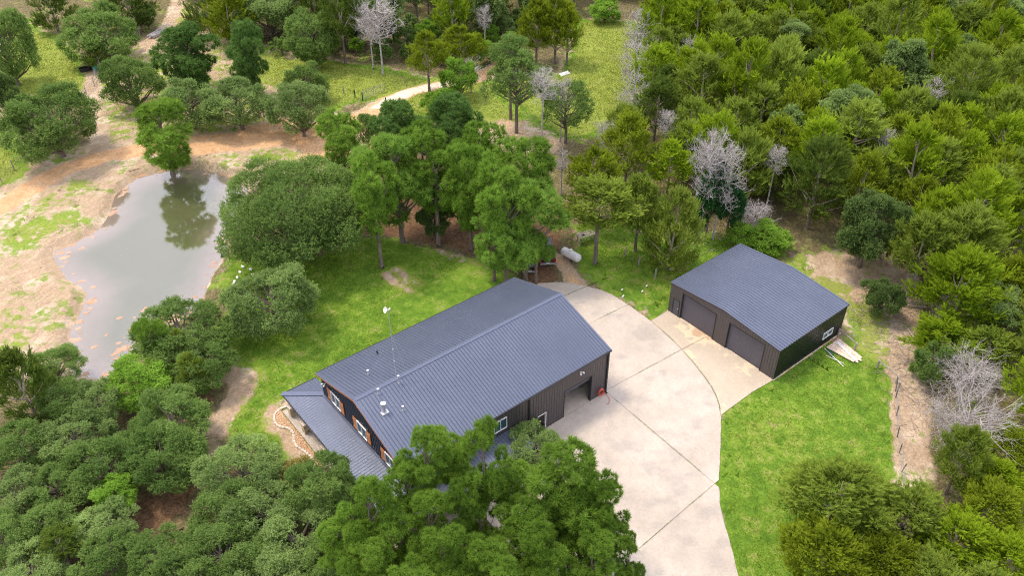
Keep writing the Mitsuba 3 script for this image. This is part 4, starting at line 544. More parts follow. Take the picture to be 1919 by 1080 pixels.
put(H+'__floodlight', floodlight((-3.57, -.03, 4.62), (0, -1, 0)), 'white_paint')
put(H+'__floodlight', floodlight((HX0-.03, 12.72, 4.62), (-1, 0, 0)), 'white_paint')
# vents on the roof
rz = lambda y: HE+SL*(min(y, HW-y)+OV)
def vent(x, y, r, h, big=False):
    z = rz(y); ms = [cyl((x, y, z-.1), (x, y, z+h), r), cyl((x, y, z-.05), (x, y, z+.12), r*1.9, 10, r*1.1), cyl((x, y, z+h-.02), (x, y, z+h+.10), r*1.5, 12)]
    if big: ms += [cyl((x, y, z+.12), (x, y, z+.3), r*1.35, 12, r*1.05), box(x-.3, x+.3, y-.3, y+.25, z-.14, z+.04), cyl((x, y, z+h-.1), (x, y, z+h+.14), r*1.55, 14)]
    return cat(*ms)
put(H+'__chimney_flue', vent(-20.52, 4.74, .15, .85, True), 'galvanized', smooth=40); say(H+'__chimney_flue', 'thick galvanized flue near the gable end')
for x, y, h in ((-19.15, 4.11, .38), (-20.0, 6.35, .42), (-18.07, 6.32, .75), (-19.15, 9.52, .36)): put(H+'__vent_pipe', vent(x, y, .075, h), 'galvanized', smooth=40)
put(H+'__vent_pipe', vent(-16.77, 12.11, .05, .22), 'trim_dark', smooth=40)
# porch roof round the gable end, hipped
PX, PYL, PYR, PZ0, PZ1 = -24.5, 16.4, -2.75, 2.22, 2.60
dpt = HX0-PX
def porch_sheet(key, O, U, V, N, w, lo, hi, n):
    for k in range(n):
        pw = w/n; prof = [(k*pw+u, h) for u, h in ribs(pw, .305, .03)]; prof = [(u, h) for u, h in prof if hi(u)-lo(u) > .02]
        if len(prof) > 2: put(key+'__panel', sheet(O, U, V, N, prof, lo, hi), 'roof_metal')
pk = H+'__porch_roof'; say(pk, 'low ribbed porch roof wrapping the gable end')
lp = math.hypot(dpt, PZ1-PZ0); wf_ = PYL-PYR
Vf = unit(np.array([dpt, 0, PZ1-PZ0])); Nf = unit(np.array([-(PZ1-PZ0), 0, dpt]))
porch_sheet(pk, (PX, PYR, PZ0), (0, 1, 0), Vf, Nf, wf_, lambda u: 0.0, lambda u: min(lp, min(u, wf_-u)*lp/dpt), 21)
Vl = unit(np.array([0, -dpt, PZ1-PZ0])); Nl = unit(np.array([0, PZ1-PZ0, dpt])); Ll = math.hypot(dpt, PZ1-PZ0)
porch_sheet(pk, (PX, PYL, PZ0), (1, 0, 0), Vl, Nl, 3.4, lambda u: 0.0, lambda u: min(Ll, u*Ll/dpt), 4)
Vr = unit(np.array([0, dpt, PZ1-PZ0])); Nr = unit(np.array([0, -(PZ1-PZ0), dpt]))
porch_sheet(pk, (PX, PYR, PZ0), (1, 0, 0), Vr, Nr, -10.8-PX, lambda u: 0.0, lambda u: min(Ll, u*Ll/dpt), 15)
core_ = Polygon([(PX+.05, PYR+.05), (-10.85, PYR+.05), (-10.85, -.02), (HX0-.02, -.02), (HX0-.02, HW+.02), (-21.15, HW+.05), (-21.15, PYL-.05), (PX+.05, PYL-.05)])
put(pk, extrude(core_, PZ0-.2, PZ0-.05), 'trim_dark')
put(pk+'__eave_trim', cat(beam((PX, PYR, PZ0-.04), (PX, PYL, PZ0-.04), .08, .14), beam((PX, PYL, PZ0-.04), (-21.1, PYL, PZ0-.04), .08, .14), beam((PX, PYR, PZ0-.04), (-10.8, PYR, PZ0-.04), .08, .14)), 'trim_dark')
A, B = np.array([PX, PYL, PZ0+.05]), np.array([HX0, HW-.02, PZ1+.05])
put(pk+'__hip_cap', beam(A, B, .5, .025), 'ridge_metal'); put(pk+'__hip_cap', beam(A+[0, PYR-PYL, 0], B+[0, -HW+.03, 0], .5, .025), 'ridge_metal')
put(pk+'__flashing', cat(beam((HX0-.1, 0, PZ1+.03), (HX0-.1, HW, PZ1+.03), .2, .05)), 'ridge_metal')
put(H+'__porch_slab', extrude(Polygon([(-24.75, PYR-.3), (-10.6, PYR-.3), (-10.6, -.02), (HX0-.02, -.02), (HX0-.02, HW+.02), (-21.3, HW+.02), (-21.3, 16.55), (-24.75, 16.55)]), -.2, .06), 'concrete')
rs = np.random.default_rng(21)
for (x, y) in ((-24.15, 15.6), (-24.15, 13.0), (-24.1, 9.4), (-24.1, 5.7), (-24.1, 2.0), (-24.1, -2.3), (-20.5, -2.35), (-16.5, -2.35), (-12.0, -2.35)):
    ck = H+'__porch_column'; i = 0
    while ck in scene: i += 1; ck = H+f'__porch_column_{i:03d}'
    put(ck, box(x-.11, x+.11, y-.11, y+.11, 1.1, PZ0-.2), 'cedar_wood')
    for lay in range(5):
        for sx, sy, w, d in ((-.16, -.16, .17, .15), (.17, -.15, .15, .16), (-.15, .17, .16, .15), (.16, .16, .15, .17)):
            jx, jy = rs.uniform(-.02, .02, 2); put(ck+'__stone', box(x+sx+jx-w, x+sx+jx+w, y+sy+jy-d, y+sy+jy+d, .06+lay*.208, .06+lay*.208+.2), 'stone')
    put(ck+'__stone', box(x-.36, x+.36, y-.36, y+.36, 1.1, 1.17), 'edge_stone')
# ---------------------------------------------------------------- garage
GX0, GL, GW, GY0, GH, GR = 13.36, 10.77, 13.445, -8.84, 3.75, 4.38
G = 'metal_garage'; say(G, 'dark ribbed metal garage with two closed roll up doors', 'garage')
gsl = (GR-GH)/(GW/2+.07)
gtop = lambda u: GH-.10+gsl*min(u, GW-u)
gd = [(2.93, -1.34), (-3.03, -7.2)]
gh = [(b-GY0, a-GY0, 0.0, 3.2) for a, b in gd]+[(3.22-GY0, 4.02-GY0, 0.0, 2.02)]
ribbed_wall(G+'__wall', (GX0, GY0, 0), (0, 1, 0), (-1, 0, 0), GW, gtop, gh, 'wall_metal', pitch=.3)
say(G+'__wall', 'brownish black ribbed front wall')
gwin = (20.76-GX0, 22.34-GX0, .98, 1.76)
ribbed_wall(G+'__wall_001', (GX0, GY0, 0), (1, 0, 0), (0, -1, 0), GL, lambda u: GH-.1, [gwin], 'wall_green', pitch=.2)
say(G+'__wall_001', 'glossy dark side wall with a white framed window')
put(G+'__wall_002', box(GX0, GX0+GL, GY0+GW-.06, GY0+GW, 0, GH-.08), 'wall_metal')
put(G+'__wall_003', box(GX0+GL-.06, GX0+GL, GY0, GY0+GW, 0, GH-.08), 'wall_metal')
put(G+'__inner_wall', cat(box(GX0+.35, GX0+.4, GY0+.3, GY0+GW-.3, .02, GH-.3), box(GX0+.35, GX0+GL-.3, GY0+.3, GY0+.34, .02, .9)), 'interior')
put(G+'__foundation', box(GX0-.05, GX0+GL+.08, GY0-.12, GY0+GW+.08, -.3, 0.03), 'concrete_sandy')
for i, (a, b) in enumerate(gd):
    prof = [(q*.08, (q % 2)*.014) for q in range(40)]
    k = put(G+'__roll_up_door', sheet((GX0+.16, b, .03), (0, 0, 1), (0, 1, 0), (-1, 0, 0), prof, lambda u: 0, lambda u: a-b), 'door_metal')
    put(G+'__door_frame', cat(box(GX0-.05, GX0+.2, a, a+.06, 0, 3.25), box(GX0-.05, GX0+.2, b-.06, b, 0, 3.25), box(GX0-.05, GX0+.2, b, a, 3.2, 3.27)), 'trim_dark')
    put(G+'__roll_up_door__bottom_bar', box(GX0+.13, GX0+.2, b, a, .03, .11), 'trim_dark')
put(G+'__walk_door', box(GX0-.01, GX0+.04, 3.25, 3.99, .03, 1.99), 'door_metal'); put(G+'__walk_door__handle', cat(box(GX0-.09, GX0-.01, 3.31, 3.38, .93, 1.0)), 'galvanized')
put(G+'__walk_door__frame', cat(box(GX0-.045, GX0+.05, 3.2, 3.25, 0, 2.05), box(GX0-.045, GX0+.05, 3.99, 4.04, 0, 2.05), box(GX0-.045, GX0+.05, 3.25, 3.99, 1.99, 2.05)), 'trim_dark')
window(G+'__window', (GX0+gwin[0], GY0-.03, .98), (1, 0, 0), (0, -1, 0), 1.58, .78)
for side in (0, 1):
    s = 1 if side == 0 else -1; o = .07
    e0 = np.array([GX0-.07, GY0-o if side == 0 else GY0+GW+o, GH]); V = unit(np.array([0, s*(GW/2+o), GR-GH])); N = unit(np.array([0, -s*(GR-GH), GW/2+o])); Ls = math.hypot(GW/2+o, GR-GH)
    rk = G+('__roof' if side == 0 else '__roof_001'); n = 10; pw = (GL+.14)/n
    put(rk, trimesh.Trimesh(np.array([e0+V*a+np.array([b, 0, 0])+N*c for c in (-.11, -.012) for a in (.02, Ls) for b in (.02, GL+.12)]),
        [[0, 1, 3], [0, 3, 2], [4, 7, 5], [4, 6, 7], [0, 5, 1], [0, 4, 5], [2, 3, 7], [2, 7, 6], [0, 2, 6], [0, 6, 4], [1, 5, 7], [1, 7, 3]], process=False), 'trim_dark')
    for k in range(n): put(rk+'__panel', sheet(e0+np.array([k*pw, 0, 0]), (1, 0, 0), V, N, ribs(pw, .363, .075, .13, .05), lambda u: 0.0, lambda u: Ls+.004), 'roof_metal')
    put(G+'__rake_trim', cat(*[beam(e0+np.array([xo, 0, 0])+N*.006, e0+np.array([xo, 0, 0])+N*.006+V*Ls, .12, .06) for xo in (0.0, GL+.14)]), 'ridge_metal')
    put(G+'__eave_trim', beam(e0+np.array([0, -s*.02, -.04]), e0+np.array([GL+.14, -s*.02, -.04]), .05, .08), 'trim_dark')

# ---------------------------------------------------------------- flower bed
bed = np.array(BED[1:-1]); bl = LineString(bed)
say('flower_bed', 'curved flower bed of brown gravel edged with pale stones beside the porch', 'flower bed')
rb = np.random.default_rng(8); nb = int(bl.length/.34)
for i in range(nb):
    s0 = i*.34; p0, p1 = np.array(bl.interpolate(s0+.02).coords[0]), np.array(bl.interpolate(s0+.31).coords[0])
    put('flower_bed__edging_stone', beam([*p0, .02], [*p1, .02+rb.uniform(-.02, .02)], rb.uniform(.16, .24), rb.uniform(.18, .26)), 'edge_stone')
bp = Polygon(list(map(tuple, bed))+[(-24.76, 7.4), (-24.76, 16.7)]).buffer(0).buffer(-.1)
bx0, by0, bx1, by1 = bp.bounds; base = trimesh.creation.icosphere(0); peb = []
xs = rb.uniform([bx0, by0], [bx1, by1], (12000, 2)); xs = xs[shapely.contains_xy(bp, xs[:, 0], xs[:, 1])][:5000]
for x, y in xs:
    m_ = base.vertices*rb.uniform(.03, .075)*np.array([1.3, 1, .6])*rb.uniform(.8, 1.2, (1, 3)); peb.append(m_+[x, y, .0+rb.random()*.04])
pv = np.vstack(peb); pf = (base.faces[None]+np.arange(len(peb))[:, None, None]*len(base.vertices)).reshape(-1, 3)
put('flower_bed__gravel', cat(trimesh.Trimesh(pv, pf, process=False), extrude(bp if bp.geom_type == 'Polygon' else max(bp.geoms, key=lambda g: g.area), -.2, -.005)), 'gravel_mat'); labels['flower_bed__gravel'] = {'kind': 'stuff'}

# ---------------------------------------------------------------- things around the yard
def thing(name, label, cat_, group=None):
    k = newkey(name); say(k, label, cat_, group); return k
k = thing('antenna_mast', 'slim mast with a white dish standing on the house ridge', 'antenna')
mz = rz(7.25); put(k+'__pole', cat(cyl((-17.77, 7.25, mz-.1), (-17.77, 7.25, mz+7.0), .028, 6), cyl((-17.77, 7.25, mz+1.5), (-17.77, 7.25, mz+1.6), .06, 6), cyl((-17.77, 7.25, mz+2.8), (-17.77, 7.25, mz+2.9), .06, 6)), 'galvanized')
put(k+'__guy_wire', cat(*[cyl((-17.77, 7.25, mz+4.6), (-17.77+a, 7.25+b, rz(7.25+b)+.02), .008, 4) for a, b in ((2.2, 1.5), (-1.6, 1.6), (.3, -2.4))]), 'galvanized')
dish = trimesh.creation.revolve(np.array([[0, 0], [.12, .015], [.22, .06], [.27, .10], [.26, .11], [.21, .075], [.12, .03], [0, .015]]), sections=18)
R = trimesh.geometry.align_vectors([0, 0, 1], [-.8, .1, .35]); dish.apply_transform(R); dish.apply_translation((-17.93, 7.26, mz+7.05))
put(k+'__dish', dish, 'white_paint', smooth=40); put(k+'__bracket', cat(cyl((-17.77, 7.25, mz+6.9), (-17.6, 7.2, mz+7.1), .06, 8), cyl((-17.95, 7.26, mz+7.04), (-17.7, 7.25, mz+7.0), .04, 6)), 'white_paint')
# propane tank
k = thing('gas_tank', 'white propane tank lying on the grass beside the dirt track', 'tank')
p0, p1, r = np.array([11.5, 18.75, .66]), np.array([11.75, 16.95, .66]), .5; d = unit(p1-p0)
prof = [(0, -.95-.42)]+[(r*math.sin(a), -.95-.42*math.cos(a)) for a in np.linspace(.25, math.pi/2, 7)]+[(r*math.cos(a), .95+.42*math.sin(a)) for a in np.linspace(0, math.pi/2-.25, 7)]+[(0, .95+.42)]
tk = trimesh.creation.revolve(np.array(prof), sections=28); tk.apply_transform(trimesh.geometry.align_vectors([0, 0, 1], d)); tk.apply_translation((p0+p1)/2)
put(k+'__body', tk, 'tank_white', smooth=50); c = (p0+p1)/2
put(k+'__dome', cyl(c+[0, 0, .42], c+[0, 0, .72], .2, 16, .17), 'tank_white', smooth=40)
for q in (-.65, .65):
    put(k+'__leg', cat(beam(c+d*q+[-.35, 0, -.62], c+d*q+[.35, 0, -.62], .12, .18), beam(c+d*q+[-.25, 0, -.45], c+d*q+[.25, 0, -.45], .08, .3)), 'grey_wood')
# weathered hutch
k = thing('hutch', 'weathered grey board topped hutch on legs beside a cedar trunk', 'hutch')
o = np.array([15.4, 19.45]); a = unit(np.array([1.75, .0])-np.array([0, .3])); b = np.array([-a[1], a[0]])
def hp(u, v, z): q = o+a*u+b*v; return np.array([q[0], q[1], z])
for q in range(5): put(k+'__board', beam(hp(-1.1, -.4+q*.2, 1.0+q*.03), hp(1.1, -.4+q*.2, 1.0+q*.03), .185, .03), 'grey_wood')
for u in (-.95, .95):
    for v in (-.38, .38): put(k+'__leg', beam(hp(u, v, -.1), hp(u, v, 1.0), .08, .08), 'grey_wood')
put(k+'__rail', cat(beam(hp(-.95, -.38, .55), hp(.95, -.38, .55), .05, .09), beam(hp(-.95, .38, .55), hp(.95, .38, .55), .05, .09)), 'grey_wood')
put(k+'__lid', beam(hp(-.6, -.05, 1.1), hp(-.25, -.05, 1.1), .25, .03), 'rubber')
# parked vehicles under the pines
def car(pos, yaw, label, pickup):
    k = thing('parked_pickup' if pickup else 'parked_car', label, 'pickup' if pickup else 'car'); M = T().translate([pos[0], pos[1], 0.0]).rotate([0, 0, 1], yaw)
    if pickup: side = [(-2.6, .5), (-2.6, 1.05), (-.75, 1.08), (-.6, 1.75), (.7, 1.78), (1.35, 1.15), (2.5, 1.05), (2.65, .8), (2.65, .45)]
    else: side = [(-2.3, .45), (-2.35, 1.0), (-2.15, 1.6), (-1.7, 1.72), (.4, 1.7), (1.15, 1.1), (2.2, .98), (2.35, .75), (2.35, .4)]
    pb = Polygon(side).buffer(-.06).buffer(.06)
    for wx_ in (-1.5, 1.5): pb = pb.difference(Point(wx_, .36).buffer(.42))
    bd = trimesh.creation.extrude_polygon(pb, 1.84, engine='earcut'); bd.apply_transform(np.array([[1, 0, 0, 0], [0, 0, -1, .92], [0, 1, 0, 0], [0, 0, 0, 1.0]]))
    v = bd.vertices.copy(); tp = v[:, 2] > 1.3; v[tp, 1] *= .84; bd.vertices = v
    put(k+'__body', bd, 'car_paint', m=M)
    z0, z1 = 1.15, 1.6; xb = -.72 if pickup else -2.25
    put(k+'__rear_window', box(xb-.05, xb-.02, -.65, .65, z0, z1), 'glass', m=M)
    for s in (-1, 1): put(k+'__side_window', box(-.5 if pickup else -1.6, .6, s*.82-.02, s*.82+.02, 1.2, 1.6), 'glass', m=M)
    x0 = -2.62 if pickup else -2.37
    for s in (-1, 1): put(k+'__tail_light', box(x0-.02, x0+.08, s*.78-.12, s*.78+.12, .62, .98), 'red_lens', m=M)
    put(k+'__bumper', box(x0-.12, x0+.05, -.86, .86, .42, .58), 'galvanized', m=M); put(k+'__plate', box(x0-.145, x0-.12, -.2, .2, .6, .76), 'white_paint', m=M)
    for wx_ in (-1.5, 1.5):
        for s in (-1, 1): put(k+'__wheel', cyl((wx_, s*.72, .36), (wx_, s*.92, .36), .36, 18), 'rubber', m=M)
car((7.7, 20.5), 52, 'black pickup half hidden under the pines left of the dirt track', True)
car((9.9, 20.3), 56, 'black car under the pines right beside the dirt track', False)
# planks by the garage
k = thing('plank_pile', 'pile of tan planks and a white board on the grass beside the garage', 'planks')
pq = [np.array([21.1, -9.35]), np.array([23.3, -9.35]), np.array([22.9, -12.3]), np.array([21.4, -12.5])]; rp = np.random.default_rng(4)
for i in range(8):
    t0, t1 = (i+.05)/8, (i+.93)/8; f = lambda t, A, B: A*(1-t)+B*t
    a0, b0 = f((t0+t1)/2, pq[0], pq[1]), f((t0+t1)/2, pq[3], pq[2])
    put(k+'__plank', beam([*a0, .08+rp.random()*.05], [*(b0+rp.normal(size=2)*.15), .08+rp.random()*.05], .235, .05), 'plank_wood')
put(k+'__white_board', beam([22.6, -9.6, .18], [21.7, -12.3, .18], .3, .04), 'white_paint')
k = thing('green_pipe', 'short dark green pipe on the grass by the plank pile', 'pipe'); put(k, cyl((20.9, -9.6, .06), (20.75, -10.4, .06), .12, 10), 'green_pipe_mat', smooth=40)
k = thing('white_pipe', 'long thin white pipe on the grass below the plank pile', 'pipe'); put(k, cyl((20.9, -9.3, .07), (20.1, -12.0, .05), .04, 6), 'white_paint')
k = thing('white_pipe', 'short thin white pipe crossing the long one', 'pipe'); put(k, cyl((20.1, -10.0, .1), (20.5, -11.8, .05), .03, 6), 'white_paint')
# timber rail fence
def post(p, h, r, mat='grey_wood', n=7): 
    z = float(hgt([p[0]], [p[1]])[0]); return cyl((p[0], p[1], z-.3), (p[0], p[1], z+h), r, n)
k = thing('rail_fence', 'weathered timber rail fence running from the garage to the dirt strip', 'fence')
RF = [(23.6, -9.0), (23.0, -11.3), (22.5, -14.1), (22.0, -16.4), (21.3, -17.0)]
for p in RF: put(k+'__post', post(p, 1.05, .1), 'grey_wood')
for (a_, b_) in ((0, 1), (2, 3), (3, 4)): put(k+'__rail', cyl([*RF[a_], .92], [*RF[b_], .9], .06, 6), 'grey_wood')
k = thing('wire_fence', 'wire fence on leaning posts along the right lawn edge', 'fence')
WF = [(21.0, -17.0), (20.33, -17.43), (18.22, -18.76), (15.95, -20.23), (14.39, -21.33), (12.66, -22.57), (10.5, -24.0)]; rw = np.random.default_rng(6)
for p in WF: 
    l_ = rw.normal(size=2)*.12; put(k+'__post', cyl((p[0], p[1], -.3), (p[0]+l_[0], p[1]+l_[1], 1.1), .05, 6), 'bark')
def wires(P, hs, r=.012): return cat(*[cyl([*a_, h+float(hgt([a_[0]], [a_[1]])[0])], [*b_, h+float(hgt([b_[0]], [b_[1]])[0])], r, 3) for a_, b_ in zip(P[:-1], P[1:]) for h in hs])
put(k+'__wire', wires(WF, (.2, .45, .7, .95)), 'mesh_wire')
k = thing('wire_fence', 'wire mesh fence climbing beside the round oaks at the upper left', 'fence')
UF = [(3.3, 133.6), (-.5, 123), (-2.15, 117.8), (-4.38, 114.4), (-6.5, 111.9), (-8.82, 109.4), (-12.9, 106.1), (-14.2, 103.5), (-15.48, 100.3), (-17.46, 97.8), (-19.43, 95.2), (-22.5, 91.5)]
for p in UF: put(k+'__post', post(p, 1.5, .06), 'grey_wood')
put(k+'__wire', wires(UF, np.arange(.15, 1.5, .16), .015), 'mesh_wire')
k = thing('wire_fence', 'wire fence with thin posts at the far left below the big oak', 'fence')
LF = [(-27.5, 84.5), (-30.66, 81.2), (-32.3, 79.7), (-34.41, 77.1), (-37, 74)]
for p in LF: put(k+'__post', post(p, 1.5, .06), 'grey_wood')
put(k+'__wire', wires(LF, np.arange(.15, 1.5, .2), .015), 'mesh_wire')
k = thing('pipe_gate', 'open pipe and mesh gate beside the white road', 'gate')
A, B = np.array([15.05, 69.37]), np.array([19.4, 70.0]); za = float(hgt([15], [69.4])[0]); e = unit(B-A)
put(k+'__frame', cat(*[cyl([*p, za+h0], [*q, za+h1], .035, 6) for p, q, h0, h1 in ((A, B, .25, .25), (A, B, 1.35, 1.35), (A, A, .25, 1.35), (B, B, .25, 1.35), ((A+B)/2, (A+B)/2, .25, 1.35))]), 'mesh_wire')
put(k+'__mesh', cat(*[cyl([*(A+(B-A)*t_), za+.25], [*(A+(B-A)*t_), za+1.35], .008, 3) for t_ in np.linspace(0, 1, 24)], *[cyl([*A, za+h], [*B, za+h], .008, 3) for h in np.linspace(.35, 1.25, 7)]), 'mesh_wire')
for i, (p, m_, lb) in enumerate([((12.2, 75.2), 'grey_wood', 'pale grey post leftmost of the row by the white road'), ((13.9, 73.1), 'grey_wood', 'grey post second from the left by the white road'), ((14.55, 70.8), 'green_post', 'dark green post left of the gate post'), ((14.95, 69.2), 'green_post', 'dark green gate post beside the white road'), ((16.85, 65.5), 'green_post', 'dark green post on the near side of the white road'), ((17.42, 64.2), 'green_post', 'second dark green post on the near side of the white road')]):
    k = thing('fence_post', lb, 'post'); put(k, post(p, 1.35, .09), m_)
# logs
k = thing('log_pile', 'small stack of pale cut logs beside the track at the top left', 'logs'); rl = np.random.default_rng(2); zl = float(hgt([-.85], [116.1])[0])
for i in range(9):
    ox, oz = (i % 5)*.32-.6, .15+(i//5)*.26; a_ = np.array([-1.2-ox*.5+rl.normal()*.2, 115.2+ox*.8, zl+oz]); put(k+'__log', cyl(a_, a_+[3.0+rl.normal()*.3, 1.6+rl.normal()*.2, 0], .14, 8), 'dead_wood')
k = thing('barrel', 'small teal barrel beside the wire fence at the upper left', 'barrel'); zb = float(hgt([-13.3], [106.9])[0]); put(k, cat(cyl((-13.3, 106.7, zb), (-13.3, 106.7, zb+.9), .38, 14), cyl((-13.3, 106.7, zb+.28), (-13.3, 106.7, zb+.33), .41, 14), cyl((-13.3, 106.7, zb+.6), (-13.3, 106.7, zb+.65), .41, 14)), 'teal', smooth=40)
k = thing('feed_trough', 'low black feed trough on the meadow beside the teal barrel', 'trough'); tr = trimesh.creation.revolve(np.array([[.9, 0], [1.0, .55], [1.05, .55], [1.05, .6], [.97, .6], [.86, .1], [0, .1]]), sections=20); tr.apply_scale([1.0, .55, 1]); tr.apply_translation((-14.6, 107.6, zb)); put(k, tr, 'rubber', smooth=40)
k = thing('tarp', 'crumpled white tarp on the ground at the clearing edge', 'tarp'); gx_, gy_ = np.meshgrid(np.linspace(-1, 1, 14), np.linspace(-1, 1, 14), indexing='ij'); hz = meshkit.fbm(np.stack([gx_*2, gy_*2, gx_*0], -1), 3, 5)*.7*(1-np.maximum(abs(gx_), abs(gy_))**2); zt = float(hgt([45.5], [57])[0])
tv = np.stack([45.5+gx_*1.0+gy_*.2, 57+gy_*.55, zt+.05+hz*.6], -1).reshape(-1, 3); ti = (np.arange(13)[:, None]*14+np.arange(13)[None]).ravel(); put(k, (np.vstack([tv, tv-[0, 0, .03]]), np.vstack([np.stack([ti, ti+14, ti+15], 1), np.stack([ti, ti+15, ti+1], 1), np.stack([ti, ti+15, ti+14], 1)+196, np.stack([ti, ti+1, ti+15], 1)+196])), 'white_paint')
for i, (x, y) in enumerate([(-20.39, 37.19), (-20.1, 37.6), (-19.81, 37.95), (-19.29, 38.41), (-18.64, 39.16), (-17.97, 39.92), (-17.49, 38.88), (-17.7, 37.76)]):
    k = thing('white_stone', 'white stone in the broken row on the grass between pond and huge oak', 'stone', 'white stones between pond and huge oak'); st = trimesh.creation.icosphere(1); st.vertices *= (1+.3*(meshkit.noise(st.vertices*2.1+i, i)[:, None]-.5)); st.apply_scale([.26, .16, .12]); st.apply_transform(trimesh.transformations.rotation_matrix(.8+i*.2, [0, 0, 1])); st.apply_translation((x, y, float(hgt([x], [y])[0])+.08)); put(k, st, 'white_paint')
for i, ((x, y), lb) in enumerate([((12.05, 10.01), 'white scrap on the lawn beside the curved concrete edge'), ((11.34, 9.14), 'white scrap nearest the concrete joint on the lawn'), ((14.59, 8.81), 'white scrap on the lawn nearest the garage corner'), ((13.55, 8.44), 'white scrap lying between the other scraps on the lawn')]):
    k = thing('paper_scrap', lb, 'scrap'); put(k, beam([x-.13, y, .10], [x+.13, y+.08, .14], .13, .04), 'white_paint')
for (p, h, lb) in (((17.06, 14.55), .8, 'grey stump post on the grass farthest left of the garage'), ((16.9, 12.28), .7, 'pale stub post on the grass left of the garage'), ((16.59, 9.44), 1.1, 'broken forked stump below the feathery light cedar')):
    k = thing('stump', lb, 'stump'); put(k, cat(post(p, h, .11), cyl((p[0], p[1], h*.6), (p[0]+.25, p[1]+.1, h+.2), .06, 6)), 'grey_wood')
# garden hose hung on the house wall
k = thing('garden_hose', 'coiled red hose hanging on the house wall beside the garage opening', 'hose'); a_ = np.linspace(0, 2*np.pi*5, 150); rr = .30+.035*np.sin(a_*2.3)
coil = np.stack([-.93+rr*np.cos(a_), -.16-.012*a_/2, .62+rr*1.15*np.sin(a_)], 1); tail = np.array([[-.6, -.2, .45], [-.4, -.3, .1], [-.35, -.5, .04], [-.5, -1.0, .04], [-.95, -1.35, .04], [-1.2, -1.3, .04]])
put(k, cat(tube(coil, .033, 6), tube(tail, .022, 5)), 'red_hose', smooth=True)

# ---------------------------------------------------------------- trees: prototypes
def tris(P, D, Ln, W, r, rnd=1.0):
    """one pointed leaf triangle at each P along D"""
    n = len(P); D = unit(D); S = unit(np.cross(D, r.normal(size=(n, 3))*.42+np.array([-.1, .1, 1.0])))
    Ln, W = np.broadcast_to(Ln, n)[:, None], np.broadcast_to(W, n)[:, None]
    return np.stack([P-S*W/2, P+S*W/2, P+D*Ln], 1)
def pack(tri, ca, cb):
    n = len(tri); v = tri.reshape(-1, 3); uv = np.stack([np.repeat(ca, 3), np.repeat(cb, 3)], 1)
    return (v, np.arange(3*n).reshape(-1, 3)), np.clip(uv, 0, 1)
def crown_oak(seed, a, b, n, leaf=(.19, .115), lobes=22, m=11, tw_=.62):
    """lobed dome of leafy twigs"""
    r = np.random.default_rng(seed); lobes = int(lobes*1.7); q = np.arange(lobes); zz = 1-1.55*(q+.5)/lobes; az = q*2.399; lc = unit(np.stack([np.sqrt(np.maximum(0, 1-zz**2))*np.cos(az), np.sqrt(np.maximum(0, 1-zz**2))*np.sin(az), zz], 1)+r.normal(size=(lobes, 3))*.22); lr = r.uniform(.15, .35, lobes)
    lc = lc*np.array([a, a, b])*(.50+.44*r.random((lobes, 1))**.8); n = int(n*.85)
    k = r.choice(lobes, n, p=lr**2/(lr**2).sum()); u = unit(r.normal(size=(n, 3))+unit(lc)[k]*.8+np.array([0, 0, .45])); rad = lr[k][:, None]*np.array([a, a, b*.95])*(.6+.4*r.random((n, 1))**.5)
    P = lc[k]+u*rad; tw = unit(u*.9+r.normal(size=(n, 3))*.4+[0, 0, .35]); L = tw_*r.uniform(.5, 1.15, n)*min(1, a/3.2)
    f = np.tile(np.linspace(0, 1, m), n); PP = np.repeat(P, m, 0)+r.normal(size=(n*m, 3))*.07+np.repeat(tw*L[:, None], m, 0)*(f-.5)[:, None]
    DD = unit(np.repeat(tw, m, 0)*.8+r.normal(size=(n*m, 3))*.62)
    tri = tris(PP, DD, leaf[0]*r.uniform(.7, 1.3, n*m)*(1.1-.35*f), leaf[1], r)
    return pack(tri, r.random(n*m)*.55+f*.45, np.repeat(r.random(lobes)[k]*.5+r.random(n)*.5, m)), lc
